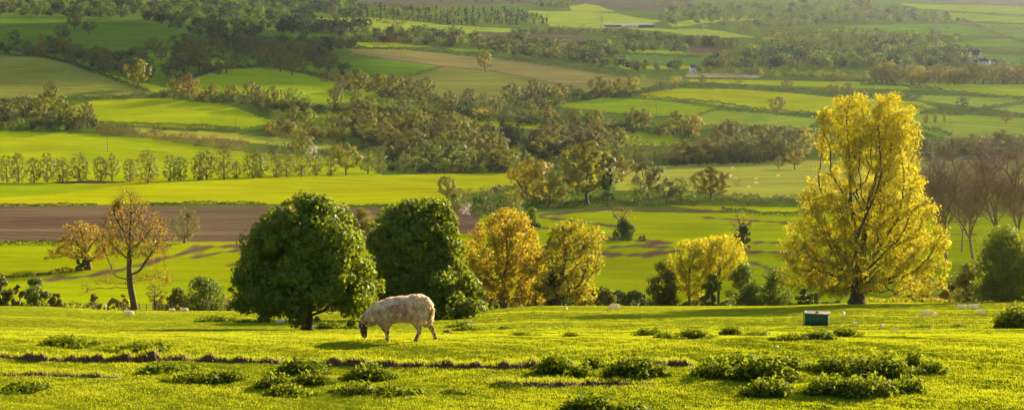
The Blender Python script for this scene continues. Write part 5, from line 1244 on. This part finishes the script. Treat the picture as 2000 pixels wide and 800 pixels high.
# ------------------------------------------------------------------ farm and houses far off
def gable(root, c, d, rise, wm, rm, rz=0, win=0, chim=0):
    W, L_, H = d; rot = np.array([[math.cos(rz), -math.sin(rz), 0], [math.sin(rz), math.cos(rz), 0], [0, 0, 1]]); c = np.array(c, float)
    tf = lambda V: np.asarray(V, float) @ rot.T + c
    b = MB(); V = [(-W/2, -L_/2, -1), (W/2, -L_/2, -1), (W/2, L_/2, -1), (-W/2, L_/2, -1), (-W/2, -L_/2, H), (W/2, -L_/2, H), (W/2, L_/2, H), (-W/2, L_/2, H), (-W/2, 0, H + rise), (W/2, 0, H + rise)]
    b.add(tf(V), [[0, 1, 5, 4], [2, 3, 7, 6]], None); b.add(tf(V), [[1, 2, 6, 5], [3, 0, 4, 7]], [[5, 6, 9], [7, 4, 8]]); w = b.build('wall', [wm], root)
    r = MB(); o = .35; e = .12
    V = [(-W/2 - o, -L_/2 - o, H - o * rise / (L_/2) + e), (W/2 + o, -L_/2 - o, H - o * rise / (L_/2) + e), (W/2 + o, 0, H + rise + e), (-W/2 - o, 0, H + rise + e), (W/2 + o, L_/2 + o, H - o * rise / (L_/2) + e), (-W/2 - o, L_/2 + o, H - o * rise / (L_/2) + e)]
    r.add(tf(V), [[0, 1, 2, 3], [3, 2, 4, 5]]); rf = r.build('roof', [rm], root)
    dk = M.get('glass_dark') or plain_mat('glass_dark', (.03, .035, .04), .2); M['glass_dark'] = dk
    for i in range(win):
        for zz in ([H * .3, H * .72] if H > 4 else [H * .5]):
            q = MB(); x = -W/2 + W * (i + .5) / win; q.add(tf([(x - .45, -L_/2 - .03, zz - .6), (x + .45, -L_/2 - .03, zz - .6), (x + .45, -L_/2 - .03, zz + .6), (x - .45, -L_/2 - .03, zz + .6)]), [[0, 1, 2, 3]]); q.build('window', [dk], root)
    for s in ((-1, 1) if chim > 1 else (1,))[:chim]:
        q = MB(); x = s * (W/2 - .5); q.box(tf([(x, 0, H + rise + .5)])[0], (.7, .7, 1.8)); q.build('chimney', [wm], rf)
white = plain_mat('render_white', (.5, .46, .42)); stone = plain_mat('stone', (.38, .31, .22)); slate = plain_mat('slate', (.028, .03, .045), 1.); tile = plain_mat('tile', (.25, .11, .07))
def house(name, label, x, y, blocks, cat='house'):
    loc = solve(x, y); root = empty(name, loc); tag(root, label, cat)
    for bl in blocks: gable(root, *bl)
house('farm_sheds', 'long low grey roofed farm sheds on the far green slope', 1232, 53, [((-18, 0, 0), (34, 14, 2.6), 1.6, slate, slate, 0, 3), ((16, 6, 0), (30, 14, 2.8), 1.6, slate, slate, .1, 3), ((-2, -12, 0), (22, 10, 2.2), 1.2, stone, slate, .05, 2)], 'farm')
house('white_house', 'small white house half hidden in the hazy trees', 1556, 99, [((0, 0, 0), (9, 7, 5.5), 3, white, tile, .2, 3, 1), ((-6, 1, 0), (5, 5, 3), 2, stone, tile, .2, 1)])
house('stone_house', 'grey gabled manor house beside the dark trees on the right', 1902, 122, [((0, 0, 0), (14, 8, 7), 4.5, stone, slate, 0, 4, 2), ((-5, -4, 0), (4.5, 5, 7), 4, stone, slate, 1.57, 0), ((5, -4, 0), (4.5, 5, 7), 4, stone, slate, 1.57, 0)])
house('white_cottage', 'pair of low white cottages near the gabled manor house', 1920, 127, [((0, 0, 0), (9, 6, 3.2), 2.6, white, slate, .1, 3, 1), ((10, 1, 0), (7, 6, 3), 2.4, white, slate, .1, 2)])
house('small_white_house', 'tiny white gabled building at the end of the sandy strip', 1353, 143, [((0, 0, 0), (5, 5, 5), 2.5, white, slate, .3, 1)])

# ------------------------------------------------------------------ nettles, weeds, clods, bank
def nettle_mesh(seed, W, Dp, H, stems, leaf=.085, low=0.):
    r = np.random.default_rng(seed); P0, N0, S0, tone = [], [], [], []; Sa, Sb = [], []
    lob = r.uniform(-.8, .8, (5, 2)); lobh = r.uniform(.55, 1, 5)
    for i in range(stems):
        while True:
            x, y = r.uniform(-1, 1, 2)
            if x*x + y*y < 1 + .25 * math.sin(5 * math.atan2(y, x) + seed): break
        e = max(.28, (1 - .75 * (x*x + y*y)) * (.55 + .45 * max(lobh * np.exp(-((lob[:, 0] - x)**2 + (lob[:, 1] - y)**2) * 6))))
        h = H * e * r.uniform(.75, 1.2); b = np.array([x * W/2, y * Dp/2, -.03]); lean = r.normal(0, .12, 2) * h
        tp = b + [lean[0] + x * .08, lean[1] + y * .05, h]; Sa.append(b); Sb.append(tp)
        nl = max(3, int(h / .05)); th = r.uniform(0, 3.14)
        for j in range(nl):
            t = (j + .6) / nl
            if t < low: continue
            c = b + (tp - b) * t; th += 1.57 + r.normal(0, .2)
            for s in (0, math.pi):
                d = np.array([math.cos(th + s), math.sin(th + s), -.15 + .35 * (t > .85)]); sz = leaf * 1.15 * r.uniform(.65, 1.2) * (1.1 - .22 * t)
                P0.append(c + d * sz * .6); N0.append(np.array([d[0] * .45, d[1] * .45, 1]) + r.normal(0, .25, 3)); S0.append(sz); tone.append(np.clip(-.2 + 1.3 * t**2 * e**.5 + r.normal(0, .2), 0, 1))  # yellow tips, with lit tops and dark bases put into the leaf tone
    V, Q = leaf_quads(np.array(P0), np.array(N0), np.array(S0), .6)
    Sa, Sb = np.array(Sa), np.array(Sb); n = len(Sa)
    V2, Q2 = tube_edges(Sa, Sb, np.full(n, .005), np.full(n, .003), 3)
    return mk_mesh('nettle_patch', np.concatenate([V, V2]), np.concatenate([Q, Q2 + len(V)]), None, [LM['nettle']], attrs={'rnd': np.concatenate([np.repeat(tone, 4), np.full(len(V2), .2)])})
NET = [nettle_mesh(1, 1., .9, .42, 150, .11), nettle_mesh(2, 1.5, 1., .40, 200, .105), nettle_mesh(3, .8, .7, .34, 95, .105), nettle_mesh(4, 1.3, .9, .24, 150, .1), nettle_mesh(5, .7, .6, .16, 70, .09)]
def nettles(x, y, w, h, label, v=0, group='nettle clumps in the near meadow', D=None):
    loc = near(x, y) if D is None else at(x, D, y); k = loc[1] / F
    base = [(1., .42), (1.5, .40), (.8, .34), (1.3, .24), (.7, .16)][v]
    o = link('nettle_patch', NET[v], None, loc); sx = w * k / base[0]; sz = 1.22 * h * k / base[1]
    o.scale = (sx, min(sx, sz * 1.6) if sz < sx else sx, sz); o.rotation_euler.z = rng.uniform(-.4, .4) + (math.pi if rng.uniform() < .5 else 0)
    return tag(o, label, 'nettles', group)
for x, y, w, h, v, lab in [
    (1085, 728, 80, 46, 0, 'upright dark nettle clump, first of the four in the middle of the meadow'),
    (1135, 735, 60, 30, 2, 'low pale nettle clump between two dark upright clumps'),
    (1160, 716, 46, 26, 2, 'small dark nettle tuft peeping behind the low pale nettles'),
    (1235, 736, 110, 50, 0, 'dense dark rounded nettle clump right of the low pale nettles'),
    (1290, 732, 40, 26, 2, 'nettle fringe beside the white stone'),
    (1400, 738, 110, 44, 1, 'pale sloping nettle edge of the large thicket below the trailer'),
    (1440, 722, 100, 40, 0, 'upper dark crown of the large nettle thicket'),
    (1490, 742, 120, 60, 0, 'largest tall dark nettle thicket below the trailer'),
    (1545, 720, 60, 34, 2, 'nettle clump trailing off the large thicket'),
    (1500, 770, 110, 38, 1, 'low yellow tipped nettles in front of the large thicket'),
    (1640, 722, 130, 34, 1, 'pale yellow tipped nettle bed behind, on the near right slope'),
    (1720, 732, 150, 50, 1, 'broad nettle bed with dark hollow in its middle, near right slope'),
    (1785, 712, 44, 36, 2, 'small upright dark nettle tuft behind the broad bed'),
    (1820, 726, 56, 28, 2, 'loose nettles trailing to the right of the broad bed'),
    (1620, 768, 110, 40, 1, 'nettle bed at the near end of the front row, right slope'),
    (1690, 772, 140, 48, 1, 'thick dark nettle bed in the middle of the front row, right slope'),
    (1765, 762, 90, 36, 3, 'low nettle bed ending the front row on the right slope'),
    (590, 728, 100, 36, 0, 'dark leafy nettle mound behind the nettle group below the sheep'),
    (540, 756, 90, 30, 1, 'leafy nettle mound at the near end of nettle group below the sheep'),
    (610, 748, 90, 28, 1, 'pale middle nettle mound of the group below the sheep'),
    (720, 740, 110, 32, 1, 'flat topped dark nettle mound under the furrow below the sheep'),
    (690, 766, 90, 26, 3, 'low pale nettles in front of the flat topped mound'),
    (770, 768, 100, 22, 4, 'scattered weeds beyond the flat topped nettle mound'),
    (570, 772, 110, 26, 3, 'frontmost low nettles of the group below the sheep'),
    (380, 744, 120, 26, 3, 'pale low weed bed crossing the furrow on the near slope'),
    (330, 724, 110, 22, 3, 'thin weed bed just below the earth bank'),
    (450, 742, 56, 26, 2, 'dark round nettle tuft beside the pale weed bed'),
    (135, 673, 110, 22, 3, 'dark flat nettle bed above the earth bank, nearer the frame edge'),
    (270, 685, 130, 24, 3, 'yellowish flat nettle bed above the earth bank'),
    (45, 762, 90, 20, 4, 'sparse weeds low in the corner of the meadow'),
    (1150, 806, 110, 42, 0, 'nettle clump cut off by the lower frame edge'),
    (1215, 804, 110, 24, 3, 'low weeds beside the clump at the lower frame edge'),
    (1268, 655, 56, 17, 2, 'far small nettle clump in the row facing the trailer shadow'),
    (1305, 661, 60, 16, 3, 'far low nettle clump second in the row before the shadow'),
    (1355, 660, 70, 22, 2, 'far rounded nettle clump in the middle of the row before the shadow'),
    (1428, 655, 44, 24, 0, 'far upright nettle clump standing against the tree shadow'),
    (1475, 656, 60, 14, 3, 'far thin nettle strip between upright clump and trailer'),
    (1545, 662, 80, 16, 3, 'nettle strip in front of the trailer, nearer end'),
    (1600, 662, 70, 22, 1, 'nettles around the trailer wheels'),
    (1650, 656, 60, 20, 2, 'nettles at the drawbar end of the trailer'),
    (1025, 656, 54, 12, 4, 'flat dark weed tuft out in the open beyond the sheep'),
    (1115, 658, 34, 13, 2, 'round dark weed tuft alone in the open meadow'),
    (1800, 640, 46, 9, 3, 'greyish thistle patch below the grazing pair'), (1870, 638, 24, 11, 4, 'small dark thistle tuft below the lying sheep'),
    (640, 641, 50, 17, 2, 'dark grass tuft beside the chestnut trunk'), (685, 641, 36, 12, 4, 'low weed tuft just behind the grazing sheep head'),
    (895, 639, 50, 17, 3, 'dark weed clump behind the sheep tail'), (920, 644, 60, 12, 4, 'flat weeds stretching away from the sheep tail'), (990, 642, 30, 11, 4, 'small weed tuft in a line beyond the sheep tail'),
    (430, 628, 100, 13, 3, 'dark flat weed bed in the chestnut shade'), (490, 630, 50, 9, 4, 'thin end of the weed bed in the chestnut shade'),
    (890, 767, 50, 12, 4, 'dark grassy tuft in the open turf right of scattered weeds'), (990, 752, 70, 8, 4, 'flat dark tuft under the furrow end')]:
    nettles(x, y, w, h, lab, v)
nettles(1985, 640, 84, 56, 'tall dark rounded nettle mound at the frame edge near the lying sheep', 0, None)
# clods and molehills
def clod(seed):
    mb = MB(); k, n = 12, 7; V = []
    for i in range(n + 1):
        for j in range(k):
            th, ph = 2 * math.pi * j / k, math.pi / 2 * i / n
            d = Vector((math.sin(ph) * math.cos(th), math.sin(ph) * math.sin(th), math.cos(ph))); q = 1 + .45 * mnoise.noise(d * 1.7 + Vector((seed, 0, 0))) + .3 * mnoise.noise(d * 4 + Vector((0, seed, 0)))
            V.append((d.x * q, d.y * q, d.z * q * .7 - .12))
    mb.add(V, [(i*k + j, i*k + (j+1) % k, (i+1)*k + (j+1) % k, (i+1)*k + j) for i in range(n) for j in range(k)])
    return mb.mesh('soil_clod', [M['soil']], True)
CL = [clod(s) for s in (1, 4, 8)]
for x, y, w in [(512, 651, 7), (641, 655, 6), (654, 656, 5), (561, 679, 6), (525, 690, 5), (614, 671, 5), (303, 652, 6), (352, 663, 7), (873, 649, 20), (443, 639, 5), (82, 713, 7), (53, 775, 8), (70, 773, 6), (84, 773, 9), (197, 776, 8), (245, 784, 7), (192, 747, 5),
                (340, 757, 5), (455, 760, 10), (922, 795, 13), (1153, 667, 6), (1165, 663, 7), (1168, 668, 7), (1193, 689, 8), (1321, 675, 5), (1321, 680, 5), (1455, 665, 5), (1865, 670, 5), (1926, 783, 11), (1610, 795, 12), (1520, 783, 6), (1673, 782, 5), (1996, 787, 7),
                (788, 678, 7), (1630, 784, 5), (1857, 731, 5), (1650, 677, 4), (1790, 790, 6), (260, 705, 5), (1060, 667, 5)]:
    loc = near(x, y); k = loc[1] / F * w / 2
    o = link('soil_clod', CL[rng.integers(3)], None, loc); o.scale = (k, k * .8, k * rng.uniform(.5, .9)); o.rotation_euler.z = rng.uniform(0, 6)
    tag(o, 'small dark crumb of dung or soil on the short turf', 'clod', 'dark clods scattered over the turf')
for x, y, w, lab in [(1302, 709, 16, 'pale stone lying on the furrow between the nettle clumps'), (974, 715, 8, 'little pale stone set in the furrow'), (1517, 677, 7, 'small white stone alone on the turf below the trailer')]:
    loc = near(x, y); k = loc[1] / F * w / 2; o = link('stone', clod(w), None, loc); o.data.materials[0] = M.get('pstone') or plain_mat('pale_stone', (.55, .47, .38)); M['pstone'] = o.data.materials[0]
    o.scale = (k, k, k); tag(o, lab, 'stone')
# broken earth bank that crosses the meadow
def bank(name, label, pts, hmul):
    pts = np.asarray(pts, float); xs = np.arange(pts[0, 0], pts[-1, 0], 2.5); ys = np.interp(xs, pts[:, 0], pts[:, 1]); hs = np.interp(xs, pts[:, 0], pts[:, 2])
    wp = np.array([near(x, y) for x, y in zip(xs, ys)])
    dd = np.convolve(np.pad(wp[:, 1], 12, 'edge'), np.ones(25) / 25, 'valid'); wp = np.stack([wp[:, 0] * dd / wp[:, 1], dd, dd], 1); kk = wp[:, 1] / F
    h = .85 * hs * kk * hmul * (1 + .35 * np.sin(xs * .11) + .28 * np.sin(xs * .23 + 1) + .08 * np.sin(xs * .63)); h = np.maximum(h, -.01)
    prof_ = [(-.05, -.03), (.0, .12), (.05, .55), (.10, .92), (.2, 1.0), (.42, .75), (.7, -.06)]
    V = []
    for (dy, fz) in prof_:
        jit = .03 * np.sin(xs * .47 + dy * 40) + .02 * np.sin(xs * 1.3 + dy * 90)
        Y = wp[:, 1] + dy * (1 + .0 * jit) + jit; X = wp[:, 0] * Y / wp[:, 1]
        V.append(np.stack([X, Y, height(X, Y) + fz * h * (1 + .5 * jit / .03 * .3)], 1))
    n, m = len(xs), len(prof_); V = np.concatenate(V); i = np.arange(n - 1)
    Q = np.concatenate([np.stack([i + r_ * n, i + 1 + r_ * n, i + 1 + (r_ + 1) * n, i + (r_ + 1) * n], 1) for r_ in range(m - 1)])
    o = link(name, mk_mesh(name, V, Q, None, [M['soil']], smooth=True)); tag(o, label, None, kind='structure')
    # turf hanging over the lip
    B = np.repeat(V[(m - 3) * n:(m - 1) * n], 9, 0); B = B + np.stack([rng.normal(0, .03, len(B)), rng.normal(-.03, .07, len(B)), 0 * B[:, 0]], 1)
    hh = rng.uniform(.03, .07, len(B)); th = rng.uniform(0, 6.28, len(B)); sd = np.stack([np.cos(th), np.sin(th), 0 * th], 1) * .006
    tip = B + np.stack([rng.normal(0, .02, len(B)), rng.normal(-.03, .02, len(B)), hh], 1)
    me = mk_mesh('turf_fringe', np.stack([B - sd, B + sd, tip], 1).reshape(-1, 3), None, np.arange(3 * len(B)).reshape(-1, 3), [bpy.data.materials['grass_blade']], attrs={'rnd': np.repeat(rng.uniform(0, .6, len(B)), 3)})
    link('turf_fringe', me, o)
bank('earth_bank', 'reddish brown broken soil bank crossing the meadow', [(-20, 697, 6), (28, 699, 3), (40, 704, 13), (100, 706, 11), (125, 707, 1), (150, 707, 15), (185, 707, 10), (200, 709, 14), (300, 707, 17), (318, 703, 5), (345, 704, 9), (380, 705, 2), (400, 707, 13), (430, 707, 8), (480, 708, 9), (540, 710, 7), (560, 712, 0),
     (630, 713, 2), (650, 714, 11), (740, 716, 9), (820, 717, 7), (900, 719, 10), (1000, 720, 9), (1050, 719, 8), (1100, 718, 1), (1270, 712, 1), (1290, 712, 6), (1340, 715, 8), (1360, 716, 0)], 1.)
bank('low_bank', 'faint turf step below the soil bank', [(10, 733, 2), (40, 735, 8), (90, 734, 6), (140, 736, 4), (190, 738, 9), (225, 738, 5), (240, 738, 0)], .7)
bank('lower_bank', 'faint turf step under the middle nettle clumps', [(950, 752, 0), (990, 753, 6), (1060, 755, 5), (1160, 752, 10), (1230, 752, 6), (1290, 751, 0)], .7)
def world_setup():
    az, el = R(36), R(18)
    S = Vector((math.sin(az)*math.cos(el), math.cos(az)*math.cos(el), math.sin(el)))
    w = bpy.data.worlds.new("World"); sc.world = w; w.use_nodes = True
    nt = w.node_tree; bg = nt.nodes['Background']
    sky = nt.nodes.new('ShaderNodeTexSky'); sky.sky_type = 'NISHITA'; sky.sun_disc = False
    sky.sun_elevation = el; sky.sun_rotation = az
    nt.links.new(sky.outputs[0], bg.inputs[0]); bg.inputs[1].default_value = .05
    sun = bpy.data.lights.new('sun', 'SUN'); sun.energy = 5; sun.angle = R(.5); sun.color = (1, .86, .62)
    so = bpy.data.objects.new('sun', sun); COL.objects.link(so); so.rotation_euler = S.to_track_quat('Z', 'Y').to_euler()
    so.location = (300, 300, 400)
    cam = bpy.data.cameras.new('camera'); co = bpy.data.objects.new('camera', cam); COL.objects.link(co)
    cam.sensor_width = 36; cam.lens = F * 36 / 2000; cam.clip_start = .5; cam.clip_end = 40000
    co.location = (0, 0, CAMZ); co.rotation_euler = (R(90) - P, 0, 0); sc.camera = co
    vs = sc.view_settings; vs.view_transform = 'Standard'; vs.look = 'None'; vs.exposure = 2.25; vs.gamma = 1; vs.use_curve_mapping = False
    c = sc.cycles; c.max_bounces = 6; c.diffuse_bounces = 3; c.glossy_bounces = 1; c.transmission_bounces = 4; c.transparent_max_bounces = 4; c.volume_bounces = 1
    c.use_denoising = True; c.denoiser = 'OPENIMAGEDENOISE'
    # the air of the valley
    mb = MB(); mb.box((0, 6400, 320), (14000, 14000, 760)); m, nt, out = nt_new('haze_air')
    pv = nt.nodes.new('ShaderNodeVolumePrincipled'); pv.inputs['Color'].default_value = (.84, .91, 1, 1); pv.inputs['Density'].default_value = 1.2e-5
    pv.inputs['Anisotropy'].default_value = .8
    nt.links.new(pv.outputs[0], out.inputs['Volume'])
    tag(mb.build('haze', [m]), 'pale evening haze filling the valley air', None, kind='stuff')
    # unseen opaque cloudlike mesh added toward the sun to shade the upper left slopes
    cx, cy, cz = -330, 1900, 60
    tt = (1500 - cz) / S.z
    k, n = 40, 20; V = []
    for i in range(n + 1):
        for j in range(k):
            th, ph = 2 * math.pi * j / k, math.pi * i / n
            d = Vector((math.sin(ph) * math.cos(th), math.sin(ph) * math.sin(th), math.cos(ph)))
            q = 1 + .35 * mnoise.noise(d * 2.1 + Vector((3, 1, 0))) + .15 * mnoise.noise(d * 5)
            V.append((d.x * 300 * q, d.y * 420 * q, d.z * 70 * q * (1 if d.z > 0 else .4)))
    Q = [(i*k + j, i*k + (j+1) % k, (i+1)*k + (j+1) % k, (i+1)*k + j) for i in range(n) for j in range(k)]
    cm = rough_mat('shade_cloud_white', (.8, .8, .8), (.75, .75, .76), .01, 1, 0)
    o = link('shade_cloud', mk_mesh('shade_cloud', V, Q, None, [cm], smooth=True), None, (cx + S.x * tt, cy + S.y * tt, 1500)); o.rotation_euler.z = R(12)
    tag(o, 'unseen white cloudlike shape added above the valley to shade the upper slopes', None, kind='structure')
world_setup()
